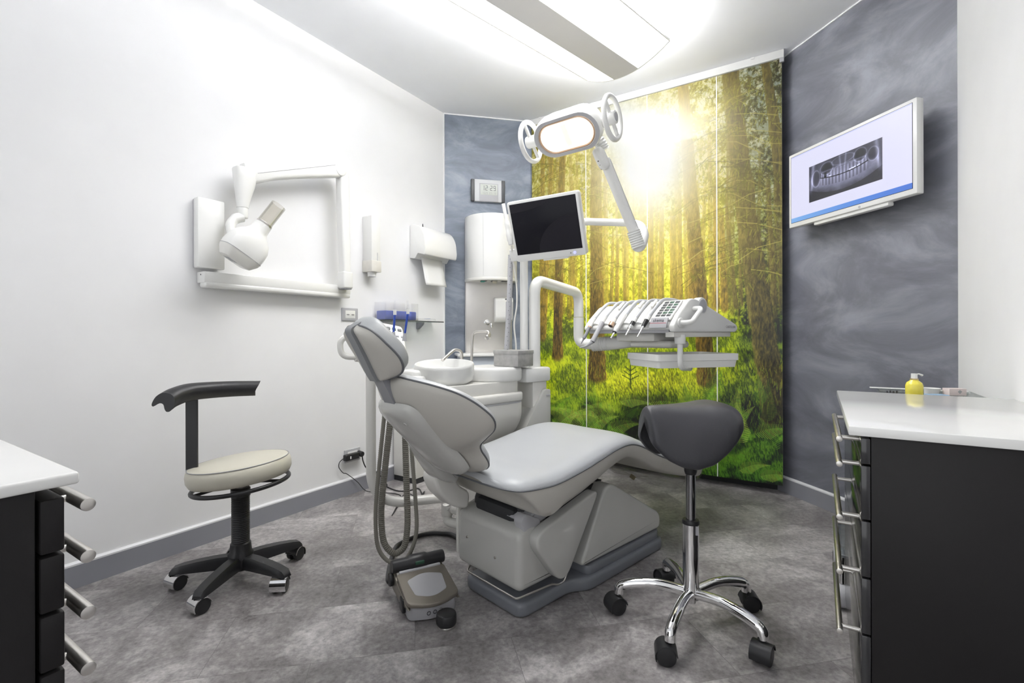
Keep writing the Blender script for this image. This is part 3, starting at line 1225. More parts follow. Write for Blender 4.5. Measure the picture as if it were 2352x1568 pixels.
cov = [(v.x, v.y) for v in spl([Vector((a, b, 0)) for a, b in cov], 5, True)]


def cf(x, s, n):
    return bf(x, s, 0) + EN * (n - .048)


rc = cp('back_cover', shell(cov, (0, .2), cf, -.034, 9, 9, .5), M_cover, sharp=70)
cp('screw_cap', MB().cyl(cf(.055, .315, -.028), cf(.055, .315, -.0345), .007, 14, .002), M_cover, rc)
# hinge between backrest and seat, on the far side
poly = p2([(-.60, .63), (-.565, .56), (-.50, .465), (-.43, .44), (-.41, .52), (-.48, .62)], .03, 5)
cp('hinge_housing', MB().prism(poly, sf, -.17, -.06, .02, 4), M_cover)
poly = p2([(-.435, .525), (-.495, .46), (-.47, .40), (-.405, .335), (-.335, .312), (-.325, .375), (-.385, .415), (-.40, .50)], .025, 5)
cp('hinge_arm', MB().prism(poly, sf, -.215, -.125, .014, 4), M_pwarm)
# headrest
a0, a1 = bf(0, .29, -.062), Vector((0, -.785, .885))
mb = MB()
mb.loft([[a0 + Vector((x, 0, 0)) + EN * n for x, n in ((-.03, -.014), (.03, -.014), (.03, .012), (-.03, .012))],
         [a1 + Vector((x, 0, 0)) + EN * n for x, n in ((-.03, -.014), (.03, -.014), (.03, .012), (-.03, .012))]])
cp('headrest_bar', mb, M_grey)
HSP = [(-.782, .848), (-.797, .872), (-.822, .922), (-.845, .966), (-.860, .995), (-.856, 1.008)]       # spine ridge (y, z)
HSE = [(-.770, .850), (-.752, .872), (-.770, .912), (-.810, .956), (-.838, .990), (-.851, 1.005)]       # seam line (y, z)
HW = [.055, .098, .116, .108, .082, .040]
NH = 22


def cur(rows, t):
    q = t * (len(rows) - 1)
    i_ = min(int(q), len(rows) - 2)
    f_ = q - i_
    p0, p1, p2_, p3 = rows[max(i_ - 1, 0)], rows[i_], rows[i_ + 1], rows[min(i_ + 2, len(rows) - 1)]
    g_ = lambda a, b, c, d: 0.5 * ((2 * b) + (c - a) * f_ + (2 * a - 5 * b + 4 * c - d) * f_ * f_ + (3 * b - a - 3 * c + d) * f_ ** 3)
    return g_(p0, p1, p2_, p3) if not isinstance(p0, tuple) else tuple(g_(*v) for v in zip(p0, p1, p2_, p3))


rear, front, sl, sr, spn = [], [], [], [], []
for k in range(NH + 1):
    t_ = k / NH
    (ys, zs), (ye, ze), w_ = cur(HSP, t_), cur(HSE, t_), cur(HW, t_)
    ends = max(0.0, 1 - abs(2 * t_ - 1) ** 5) ** .5
    rr_ = []
    for q in [-1 + 2 * j_ / 20 for j_ in range(21)]:
        aq = abs(q)
        m_ = aq ** 1.25
        bul = .022 * math.sin(PI * aq) * ends
        rr_.append((math.copysign(.004 + (w_ - .004) * (aq ** .85), q) if q else 0, ys + (ye - ys) * m_ - bul * .6, zs + (ze - zs) * m_ - bul * .55))
    rear.append(rr_)
    ff_ = []
    for j_ in range(21):
        q = -1 + 2 * j_ / 20
        hgt_ = .064 * max(0, 1 - abs(q) ** 3) ** .5 * ends
        ff_.append((q * w_, ye + hgt_ * .77 - .012 * (1 - q * q) * ends, ze + hgt_ * .64))
    front.append(ff_)
    sl.append(ff_[0])
    sr.append(ff_[-1])
    spn.append([(x_, ys + e_, zs + e_ * .6) for x_, e_ in ((-.020, .016), (-.020, -.012), (.020, -.012), (.020, .016))])
hp = cp('headrest_pad', MB().loft(front, False), mat('shaded grey vinyl headrest', (0.33, 0.345, 0.355), 0.4, bump=.1, bscale=420), sharp=70)  # pad vinyl darkened in colour for the shade where it faces away
cp('headrest_back', MB().loft(rear, False), M_beige, sharp=70)
cp('piping', MB().tube(resample(sr + sl[::-1] + sr[:1], .01)[:-1], .0035, 6, closed=True), M_pipe, hp)
cp('headrest_spine', MB().loft(spn), M_gvinyl)

# clear sleeve over the foot of the chair
t = thing('plastic_foot_sleeve', 'clear crumpled plastic sleeve over the foot end of the patient chair', 'plastic cover', ch((0, .8, .2)), -TH)
rings = []
for i in range(16):
    y = .44 + .62 * i / 15
    r = srow(min(y, 1.0))
    hw, zs, cr, dp = r[1] + .012, r[2], r[3] + .006, r[4] + .012 + .05 * (1 - abs(i / 15 - .45) * 1.6)
    if i > 13:
        hw *= .8 if i == 14 else .4
    ring = []
    for k in range(28):
        a = 2 * PI * k / 28
        c, s = math.cos(a), math.sin(a)
        wob = .006 * noise.noise(Vector((c * 3, s * 3, i * .9)))
        ring.append((math.copysign(abs(c) ** .6, c) * (hw + wob), y, zs + (cr if s > 0 else dp * (1 + .5 * noise.noise(Vector((c * 2, i * .5, 3))))) * math.copysign(abs(s) ** .6, s) + wob))
    rings.append(ring)
build('sleeve', MB(CHM).loft(rings, True, False, True), M_film, t, True, sharp=30)
tg0 = D(1453, 1095, 2.28)
mb = MB()
mb.box((0, 0, 0), (.026, .002, .02), M=Matrix.Translation(tg0) @ Matrix.Rotation(.5, 4, 'Y'))
build('tag', mb, mat('tan tag', (.30, .25, .16), .6), t, True)

#@@UNIT
# ------------------------------------------------------------------ spittoon unit beside the chair
XF = -.37                                     # its face towards the chair, in the chair's frame
unit = thing('dental_unit', 'white floor-standing water unit with round spittoon bowl behind the patient chair', 'dental unit', ch((XF - .14, .1, 0)), -TH)


def up(name, mb, m, parent=unit, sharp=38):
    return build(name, mb, m, parent, True, sharp)


yE = onL(1203, 880, XF).y                       # right end of the body
yB = onL(1205, 880, XF).y
zt = .822
flat = lambda a, b, h: Vector((a, b, h))


def uslab(name, z0, z1, x0, x1, y0, y1, m, r=.05, bev=.012):
    poly = p2([(x0, y0), (x1, y0), (x1, y1), (x0, y1)], [r, r, r, r * .6], 7)
    return up(name, MB(CHM).prism(poly, flat, z0, z1, bev, 3), m)


poly = p2([(XF - .27, -.34), (XF - .13, -.34), (XF - .13, -.05), (XF + .012, .03), (XF + .012, yE), (XF - .27, yE)], [.05, .05, .08, .10, .05, .03], 8)
up('top_slab', MB(CHM).prism(poly, flat, .752, zt, .016, 3), M_plastic)
uslab('neck', .690, .755, XF - .25, XF - .006, -.30, yE - .012, M_pwarm, .05, .004)
uslab('belt', .655, .700, XF - .27, XF + .016, -.33, yE + .006, M_pwarm, .06, .012)
uslab('belt_line', .648, .656, XF - .26, XF + .012, -.32, yE + .002, M_lgrey, .06, .001)
rings = []
for k in range(12):
    q = k / 11
    z = .649 - .20 * q
    s = 1 - .55 * max(0, q - .25) ** 2
    poly = p2([(XF - .26, -.32), (XF + .010, -.32), (XF + .010 - .10 * max(0, q - .2) ** 2, yE * s), (XF - .26, yE * s)], .05, 6)
    rings.append([Vector((a, b, z)) for a, b in poly])
up('body', MB(CHM).loft(rings), M_pwarm)
up('pedestal', MB(CHM).bx((XF - .24, .02, 0), (XF - .06, .30, .46), .02), M_pwarm)
# column at the foot end
pc = onL(1228, 870, XF)
pr = onL(1262, 870, XF)
up('column', MB(CHM).bx((XF - .17, pc.y, .0), (XF - .012, pr.y - .006, .74), .008), M_pwarm)
up('column_cap', MB(CHM).bx((XF - .20, yE + .015, .738), (XF + .004, pr.y + .008, .812), .012), M_plastic)
q1, q2, q3, q4 = onL(1250, 893, XF), onL(1264, 893, XF), onL(1265, 975, XF), onL(1203, 975, XF)
poly = p2([(q1.y, q1.z), (q2.y, q2.z), (q3.y, q3.z - .2), (q4.y - .13, q4.z - .2), ], [.015, .012, .001, .001], 5)
foot = up('column_foot', MB(CHM).prism(poly, sf, XF - .13, XF + .004, .006, 2), M_cover)
s1 = onL(1253, 907, XF)
up('slot', MB(CHM).bx((XF + .0035, s1.y, s1.z - .004), (XF + .0055, q2.y - .004, s1.z + .004), .001), M_lgrey, foot)
# bowl
bc = ch((-.50, -.175, 0))
bc = D(1021, 838, 2.24)
bc.z = 0
BR = .136
prof = [(.0005, .770), (.06, .772), (.10, .785), (.120, .81), (.127, .842), (.130, .848), (.134, .849), (.1375, .845), (.1385, .835), (.138, .80), (.130, .772), (.105, .752), (.06, .744), (.0005, .742)]
BT = Matrix.Translation(bc + Vector((0, 0, .80))) @ Matrix.Rotation(math.radians(6), 4, R0) @ Matrix.Translation((0, 0, -.80))
bowl = up('bowl', MB().lathe(prof, BT, 48), M_plastic)
l0 = D(966, 866, 2.16)
up('side_ledge', MB(CHM).box(CHM.inverted() @ Vector((l0.x, l0.y, .778)), (.10, .16, .04), .012, 3), M_plastic)
# water pipes over the bowl
pts = [D(1083, 842, 2.34), D(1084, 790, 2.34), D(1086, 762, 2.34), D(1123, 760, 2.30), D(1124, 776, 2.29)]
cf1 = up('cup_filler', MB().tube(fil(pts, .03, 8), .0062, 12), M_steel)
up('nozzle', MB().cyl(D(1123, 768, 2.30), D(1118, 776, 2.26), .011, 16, .002), M_steel, cf1)
pts = [D(1061, 838, 2.36), D(1060, 806, 2.36), D(1044, 802, 2.34), D(1016, 827, 2.24)]
up('rinse_pipe', MB().tube(fil(pts, .03, 8), .0075, 12), M_steel)
# post for the monitor and lamp
PD = 2.50
pb, pt_ = D(1204, 850, PD), D(1204, 520, PD)
pt_ = Vector((pb.x, pb.y, pt_.z))
up('post', MB().cyl((pb.x, pb.y, .80), (pb.x, pb.y, 1.56), .0205, 24), M_plastic)

# tin box standing on the unit
z0 = zt + .001
fc = onZ(1190, 843, z0)
fd = (fc - EYE).dot(F)
dl = Vector((-.72, .69, 0))
A = fc.copy()
vl = (RR * -1.0 + F * .75).normalized()
vr = (RR * 1.0 + F * 1.15).normalized()
vr = Vector((-vl.y, vl.x, 0))
if vr.dot(F) < 0:
    vr = -vr
LL, LR = .155, .135
t = thing('tin_box', 'square grey metal box with a lid on the white unit, in front of the posts', 'box', A + vl * LL / 2 + vr * LR / 2)
Mx = frame3(A, vl, vr)
if Mx.col[2].z < 0:
    Mx = frame3(A, vr, vl)
    LL, LR = LR, LL
build('body', MB(Mx).bx((.002, .002, 0), (LL - .002, LR - .002, .062), .003), M_tin, t, True)
build('lid', MB(Mx).bx((0, 0, .060), (LL, LR, .080), .003), M_tin, t, True)

#@@MONITOR
# ------------------------------------------------------------------ monitor on the post
xa = RR * .8841 + UU * .0273 - F * .4665
ya = -RR * .178 + UU * .9427 - F * .2823
cc = D(1254.9, 523.2, 2.30)
mw, mh_ = .368, .294
Mm = frame3(cc, xa, ya)
t = thing('monitor', 'white framed monitor with a dark blank screen on the unit post', 'monitor', cc)
t.matrix_world = Mm
WM[t] = Mm
poly = p2([(-mw / 2, -mh_ / 2), (mw / 2, -mh_ / 2), (mw / 2, mh_ / 2), (-mw / 2, mh_ / 2)], .016, 5)
build('frame', MB().prism(poly, flat, -.03, .012, .006, 2), M_plastic, t)
build('screen', MB().bx((-mw / 2 + .014, -mh_ / 2 + .034, .011), (mw / 2 - .014, mh_ / 2 - .014, .0132), .001), M_screen, t)
b_ = build('power_light', MB().cyl((mw / 2 - .055, -mh_ / 2 + .017, .0115), (mw / 2 - .055, -mh_ / 2 + .017, .0135), .007, 16), emitmat('blue led', (.12, .14, 1.0), .8), t)
build('sensor', MB().cyl((mw / 2 - .075, -mh_ / 2 + .017, .0115), (mw / 2 - .075, -mh_ / 2 + .017, .0132), .0025, 10), M_ink, t)
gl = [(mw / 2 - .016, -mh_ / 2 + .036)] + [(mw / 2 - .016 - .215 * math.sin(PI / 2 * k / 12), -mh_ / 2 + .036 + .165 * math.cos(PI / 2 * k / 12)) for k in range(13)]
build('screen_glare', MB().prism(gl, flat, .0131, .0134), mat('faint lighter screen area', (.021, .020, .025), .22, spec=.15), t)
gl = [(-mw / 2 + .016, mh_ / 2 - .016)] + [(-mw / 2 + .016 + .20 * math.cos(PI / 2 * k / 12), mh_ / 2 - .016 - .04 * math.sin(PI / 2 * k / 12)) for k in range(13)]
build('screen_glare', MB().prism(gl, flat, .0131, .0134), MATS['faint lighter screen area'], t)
build('control_strip', MB().bx((-.04, -mh_ / 2 - .008, -.02), (.09, -mh_ / 2 + .002, .006), .003), M_plastic, t)
mb = MB()
mb.bx((-.10, -.10, -.055), (.10, .10, -.028), .01)
build('back_housing', mb, M_plastic, t)
mb = MB()
p0 = Mm @ Vector((0, 0, -.05))
mb.tube(fil([p0, Vector((pb.x + .06, pb.y - .02, p0.z)), Vector((pb.x, pb.y, p0.z - .02))], .03), .016, 12)
build('bracket', mb, M_plastic, t, True)
# intraoral camera clipped to its side, with cable
t = thing('intraoral_camera', 'slim white intraoral camera wand clipped to the left edge of the monitor', 'camera wand', D(1178, 570, 2.38))
pts = [D(1156, 468, 2.40), D(1162, 500, 2.40), D(1169, 535, 2.40), D(1174, 562, 2.40)]
build('wand', MB().tube(spl(pts, 6), [.009] * 4 + [.0085] * 4 + [.013] * 4 + [.016] * 4 + [.013] * 2 + [.011], 14), M_plastic, t, True)
build('holder', MB(Mm).bx((-mw / 2 - .035, -mh_ / 2 + .005, -.03), (-mw / 2 + .002, -mh_ / 2 + .065, .006), .005), M_plastic, t, True)
pts = [D(1175, 564, 2.40), D(1179, 600, 2.44), D(1186, 650, 2.46), D(1187, 700, 2.46), D(1181, 745, 2.46), D(1185, 790, 2.46), D(1185, 812, 2.46)]
build('cable', MB().tube(spl(pts, 8), .0042, 8), M_pwarm, t, True)
# slotted cable duct hanging behind
t = thing('cable_duct', 'grey perforated spiral cable duct hanging from the monitor', 'cable duct', D(1165, 805, 2.47))
pts = spl([D(1173, 586, 2.48), D(1171, 660, 2.47), D(1168, 730, 2.47), D(1163, 812, 2.47)], 10)
build('tube', hose(pts, .0145, .012, .05, 14), M_lgrey, t, True)
q = resample(pts, .022)
for i, p in enumerate(q[1:-1]):
    dd = -F * .0142 + RR * (.004 if i % 2 else -.002)
    build('hole', MB().box(p + dd, (.003, .0022, .0032), rz=YAW), M_ink, t, True)

#@@LIGHT
# ------------------------------------------------------------------ operating light
t = thing('operating_light', 'white dental operating lamp with glowing oblong face on a jointed arm', 'dental lamp', D(1300, 310, 2.15))
AD = 2.45
pe = D(1466, 512, AD)
p0 = Vector((pb.x, pb.y, 1.535))
build('lower_arm', MB().tube([p0, D(1350, 509, AD + .02), D(1455, 512, AD)], .0185, 18), M_plastic, t, True)
build('arm_collar', MB().cyl((pb.x, pb.y, 1.495), (pb.x, pb.y, 1.585), .027, 22, .004), M_plastic, t, True)
pts = spl([D(1452, 512, AD), D(1470, 520, AD - .01), D(1476, 540, AD - .04), D(1470, 562, AD - .08), D(1464, 564, AD - .10)], 8)
build('elbow', MB().tube(pts, [.0185 + .012 * min(1, i / 16) for i in range(len(pts))], 18), M_plastic, t, True)
e0 = D(1466, 566, AD - .10)
e1 = D(1455, 530, AD - .11)
build('elbow_boot', hose([e0, e1], .034, .011, .12, 20), M_plastic, t, True)
u1 = D(1388, 366, 2.25)
build('upper_arm', MB().tube([e1, u1], .0245, 18), M_plastic, t, True)
side_off = RR * .0225
build('arm_rail', MB().tube([e1 + RR * .0235 - F * .003, u1 + RR * .0235 - F * .003], .005, 8), M_lgrey, t, True)
u2 = D(1372, 350, 2.235)
build('switch_box', MB().tube(spl([D(1392, 388, 2.24), D(1385, 372, 2.23), D(1376, 352, 2.22), D(1370, 342, 2.22)], 4), [.012, .02, .025, .027, .028, .028, .028, .028, .028, .027, .026, .025, .022], 16), M_plastic, t, True)
build('switch', MB().box(D(1374, 370, 2.198), (.006, .003, .004), rz=YAW), M_ink, t, True)
for (x, y) in ((1378, 379), (1381, 389)):
    build('led', MB().cyl(D(x, y, 2.21), D(x, y, 2.196), .002, 8), M_ink, t, True)
build('neck_boot', hose(spl([D(1385, 344, 2.23), D(1378, 328, 2.22), D(1366, 314, 2.22)], 6), .030, .010, .12, 18), M_plastic, t, True)
hc = D(1300, 312, 2.13)
xa = (D(1356, 297, 2.06) - D(1243, 330, 2.20)).normalized()
hn = (-F * .66 - Vector((0, 0, 1)) * .70 - RR * .22)
hn = (hn - xa * hn.dot(xa)).normalized()
Mh = frame3(hc, xa, hn.cross(xa))
HEAD_SCALE = 1.08
if (Mh.to_3x3() @ Vector((0, 0, 1))).dot(hn) < 0:
    Mh = frame3(hc, xa, -hn.cross(xa))
Mh = Mh @ Matrix.Scale(HEAD_SCALE, 4)


def stad(hl, hr, n=14):
    o = []
    for k in range(n + 1):
        a = -PI / 2 + PI * k / n
        o.append((hl - hr + hr * math.cos(a), hr * math.sin(a)))
    for k in range(n + 1):
        a = PI / 2 + PI * k / n
        o.append((-(hl - hr) + hr * math.cos(a), hr * math.sin(a)))
    return o


rings = [[Vector((a, b, z)) for a, b in stad(hl, hr)] for hl, hr, z in ((.128, .066, .0), (.146, .078, .0), (.152, .084, -.012), (.150, .084, -.05), (.138, .076, -.085), (.11, .055, -.11), (.05, .02, -.12))]
build('head', MB(Mh).loft(rings, True, False, True), M_plastic, t, True, sharp=50)
rings = [[Vector((a, b, z)) for a, b in stad(hl, hr)] for hl, hr, z in ((.146, .078, .0005), (.129, .067, .0015), (.125, .064, -.012))]
build('bezel', MB(Mh).loft(rings, True, False, False), M_lgrey, t, True)
rings = [[Vector((a, b, z)) for a, b in stad(hl, hr)] for hl, hr, z in ((.126, .065, -.002), (.122, .061, .001), (.118, .058, -.004))]
build('copper_rim', MB(Mh).loft(rings, True, False, False), M_copper, t, True)


def lens_mat():
    m = bpy.data.materials.new('glowing ribbed reflector')
    m.use_nodes = True
    nt = m.node_tree
    b = nt.nodes['Principled BSDF']
    b.inputs['Base Color'].default_value = (.8, .75, .65, 1)
    tc = nt.nodes.new('ShaderNodeTexCoord')
    wv = nt.nodes.new('ShaderNodeTexWave')
    wv.inputs['Scale'].default_value = 60
    nt.links.new(tc.outputs['Object'], wv.inputs['Vector'])
    cr = nt.nodes.new('ShaderNodeValToRGB')
    cr.color_ramp.elements[0].color = (1.0, .86, .66, 1)
    cr.color_ramp.elements[1].color = (1.0, .97, .90, 1)
    nt.links.new(wv.outputs['Fac'], cr.inputs[0])
    nt.links.new(cr.outputs[0], b.inputs['Emission Color'])
    b.inputs['Emission Strength'].default_value = .82
    return m


build('reflector', MB(Mh).prism(stad(.120, .060), flat, -.016, -.008), lens_mat(), t, True)
build('bulb_shield', MB(Mh).bx((-.012, -.045, -.008), (.012, .045, -.003), .002), emitmat('warm bulb shield', (1.0, .80, .48), .7), t, True)
# steering-wheel handles
for sx, nm in ((1, 'handle_ring'), (-1, 'handle_ring')):
    cx = sx * .178
    lp = []
    for k in range(40):
        a = 2 * PI * k / 40
        lp.append(Mh @ Vector((cx + sx * .012, .0 + .082 * math.cos(a), -.045 + .082 * math.sin(a))))
    ring_o = build(nm, MB().tube(lp, .011, 12, closed=True), M_plastic, t, True)
    build('spoke', MB().tube([Mh @ Vector((cx + sx * .010, -.078, -.045)), Mh @ Vector((cx + sx * .006, .078, -.045))], .008, 10), M_plastic, ring_o, True)
    kb = build('knob', MB().cyl(Mh @ Vector((sx * .140, 0, -.045)), Mh @ Vector((cx + sx * .028, 0, -.045)), .028, 28, .004), M_plastic, t, True)
    build('knob_disc', MB().cyl(Mh @ Vector((cx + sx * .0275, 0, -.045)), Mh @ Vector((cx + sx * .0295, 0, -.045)), .019, 24), M_lgrey, kb, True)
d = bpy.data.lights.new('operating_light_beam', 'SPOT')
d.energy = 7
d.color = (1, .86, .7)
d.spot_size = math.radians(24)
d.spot_blend = .35
d.shadow_soft_size = .05
o = bpy.data.objects.new('operating_light_beam', d)
C.objects.link(o)
o.location = hc + hn * .03
o.rotation_euler = ((ch((.03, -.70, .86))) - o.location).to_track_quat('-Z', 'Y').to_euler()

#@@CONSOLE
# ------------------------------------------------------------------ doctor's instrument console on its bent arm
cn = D(1548, 762, 2.36)
fx = (-RR * math.cos(math.radians(53)) + F * math.sin(math.radians(53))).normalized()     # along the front edge, going left
sx_ = (RR * math.cos(math.radians(37)) + F * math.sin(math.radians(37))).normalized()     # along the keypad side, going right
fx.z = 0
sx_.z = 0
fx.normalize()
sx_.normalize()
Mc = Matrix((sx_, fx, Vector((0, 0, 1)))).transposed().to_4x4()
Mc.translation = Vector((cn.x, cn.y, cn.z))
# console frame: x to the back along the keypad side, y to the left along the instrument front, z up
con = thing('instrument_console', 'white wedge-shaped instrument console hanging on a bent arm, with keypad and side handle', 'instrument console', cn)
con.matrix_world = Mc
WM[con] = Mc
CW, CD = .60, .58           # width along the front, depth


def kp(name, mb, m, parent=con, world=False, sharp=38):
    return build(name, mb, m, parent, world, sharp)


side = [(-.012, .0), (.565, .0), (.588, .018), (.575, .042), (.190, .168), (.125, .172), (.02, .08), (-.02, .03)]
cyf = lambda a, b, h: Vector((a, h, b))
kp('side_panel', MB().prism(p2(side, [.012, .012, .012, .02, .05, .03, .06, .02], 6), cyf, -.012, .02, .008, 3), M_plastic)
prof2 = [(-.01, .012), (.50, .012), (.44, .06), (.18, .155), (.125, .158), (.02, .07), (-.012, .03)]
kp('body', MB().prism(p2(prof2, [.01, .01, .03, .05, .03, .06, .015], 6), cyf, .02, CW, .006, 2), M_plastic)
kp('underside', MB().bx((.0, .03, -.006), (.42, CW - .03, .014), .004), M_lgrey)
kp('rear_rail', MB().bx((.0, .0, -.026), (.53, .05, 0), .003), M_pwarm)
# scalloped instrument cradles on the front slope
for i in range(6):
    y = .14 + .0765 * i
    s0, s1 = Vector((-.004, y, .046)), Vector((.118, y, .156))
    mb = MB()
    mb.loft([[Vector((s0.x + (s1.x - s0.x) * q, y + a, s0.z + (s1.z - s0.z) * q)) + Vector((-.67, 0, .74)) * (b * math.sin(PI * min(1, .12 + q * .9)) ** .5) for a, b in ((-.026, -.004), (-.022, .006), (-.012, .012), (.0, .0135), (.012, .012), (.022, .006), (.026, -.004))] for q in [k / 10 for k in range(11)]])
    kp('cradle', mb, M_plastic)
# keypad strip
dn = Vector((-.672, 0, .74)).normalized()
du = Vector((.74, 0, .672)).normalized()
kb0 = Vector((.012, .072, .062)) + dn * .006
Mk = frame3(kb0, Vector((0, 1, 0)), du)
if (Mk.to_3x3() @ Vector((0, 0, 1))).dot(dn) < 0:
    Mk = frame3(kb0, Vector((0, -1, 0)), du)
KS = -1 if (Mk.to_3x3() @ Vector((1, 0, 0))).y < 0 else 1
pad = kp('keypad', MB(Mk).bx((-.052, -.012, -.004), (.052, .138, .006), .003), M_plastic)
for r in range(6):
    for c in range(3):
        m = M_green if (r, c) in ((5, 1), (1, 1), (1, 2), (3, 1), (2, 2), (4, 2)) else M_key
        kp('key', MB(Mk).bx((-.046 + .032 * c, .012 + .0205 * r, .005), (-.046 + .032 * c + .025, .012 + .0205 * r + .0145, .0085), .0025), m, pad)
plate_c = Vector((-.0165, .072, .045))
dn2 = Vector((-.93, 0, .37)).normalized()
dup2 = Vector((.37, 0, .93)).normalized()
Mp = frame3(plate_c + dn2 * .007, Vector((0, KS, 0)), dup2)
if (Mp.to_3x3() @ Vector((0, 0, 1))).dot(dn2) < 0:
    Mp = frame3(plate_c + dn2 * .007, Vector((0, -KS, 0)), dup2)
npl = kp('name_plate', MB(Mp).bx((-.050, -.03, -.006), (.050, .026, .002), .002), M_lgrey)
kp('name_lettering', text_mesh(MB(), 'skema', .026, Mp @ Matrix.Translation((-.002, .010, .0022))), M_ink, npl)
kp('red_line', MB(Mp).bx((-.050, -.005, .0018), (.046, -.003, .0026)), M_red, npl)
# maker's lettering on the side, reading left to right from outside
Ms = frame3(Vector((.508, -.0125, .028)), Vector((1, 0, 0)), Vector((0, 0, 1)))
kp('side_lettering', text_mesh(MB(), 'CASTELLINI', .019, Ms), M_gink)
# side handle
pts = fil([(.035, -.012, .045), (.035, -.055, .045), (.06, -.062, .05), (.135, -.060, .108), (.150, -.05, .118), (.150, -.012, .118)], .03, 6)
hd = kp('handle', MB().tube(pts, .0125, 14), M_plastic)
kp('handle_foot', MB().cyl((.035, -.008, .045), (.035, -.020, .045), .025, 24, .004), M_plastic, hd)
# hose roller at the back
kp('roller', MB().cyl((.235, .0, .135), (.235, .30, .135), .04, 28, .004), M_pwarm)
kp('roller_cap', MB().cyl((.235, -.012, .135), (.235, .03, .135), .045, 28, .006), M_plastic)
kp('roller_disc', MB().cyl((.235, -.0135, .135), (.235, -.0115, .135), .034, 24), M_lgrey)
# levers between the hoses
for y in (.19, .275, .415):
    kp('lever', MB().tube([(.08, y, .135), (.10, y + .005, .152), (.128, y + .006, .172)], [.007, .011, .009], 10, flat=.6), M_pwarm)
# belly bracket, arm
kp('bracket', MB().bx((.06, .16, -.05), (.30, .42, -.004), .012), M_pwarm)
kp('pivot_housing', MB().bx((.10, .09, -.085), (.28, .36, -.045), .03, 4), M_pwarm)
PX = D(1228, 812, PD + .02)
pA = Vector((PX.x, PX.y, .80))
pB = D(1228, 642, PD + .02)
pB = Vector((PX.x, PX.y, pB.z))
pC = D(1329, 672, 2.98)
pC.z = pB.z - .03
pD_ = Vector((pC.x, pC.y, D(1330, 790, 2.98).z))
kp('upright_tube', MB().tube(fil([pA, pB, pC, Vector((pC.x, pC.y, D(1329, 728, 2.98).z))], .085, 12), .030, 20), M_plastic, world=True)
pE = Mc @ Vector((.20, .30, -.045))
low = D(1334, 786, 2.96)
pts = fil([Vector((pC.x, pC.y, D(1329, 729, 2.98).z)), Vector((pC.x, pC.y, low.z - .005)), Vector((pC.x, pC.y, low.z - .005)).lerp(pE, .22) - Vector((0, 0, .012))], .07, 10)
kp('lower_bend', MB().tube(pts, .032, 20), M_plastic, world=True)
b0, b1 = pts[-1], pts[-1].lerp(pE, .30)
kp('arm_boot', hose([b0, b1], .043, .013, .1, 20), M_plastic, world=True)
kp('balance_arm', MB().tube([b1, b1.lerp(pE, .3), pE], [.041, .038, .028], 20), M_plastic, world=True)
# tray carrier
tc0 = D(1562, 775, 2.42)
tk = [Vector((tc0.x, tc0.y, D(1562, 772, 2.42).z)), Vector((tc0.x, tc0.y, D(1562, 845, 2.42).z)), D(1585, 846, 2.55)]
kp('tray_carrier', MB().tube(fil(tk, .045, 8), .0135, 16), M_plastic, world=True)
kp('carrier_boss', MB().cyl(Vector((tc0.x, tc0.y, cn.z - .06)), Vector((tc0.x, tc0.y, cn.z - .012)), .027, 22, .004), M_plastic, world=True)
kp('carrier_clamp', MB().box(D(1583, 842, 2.53), (.03, .02, .022), .004, rz=YAW), M_lgrey, world=True)

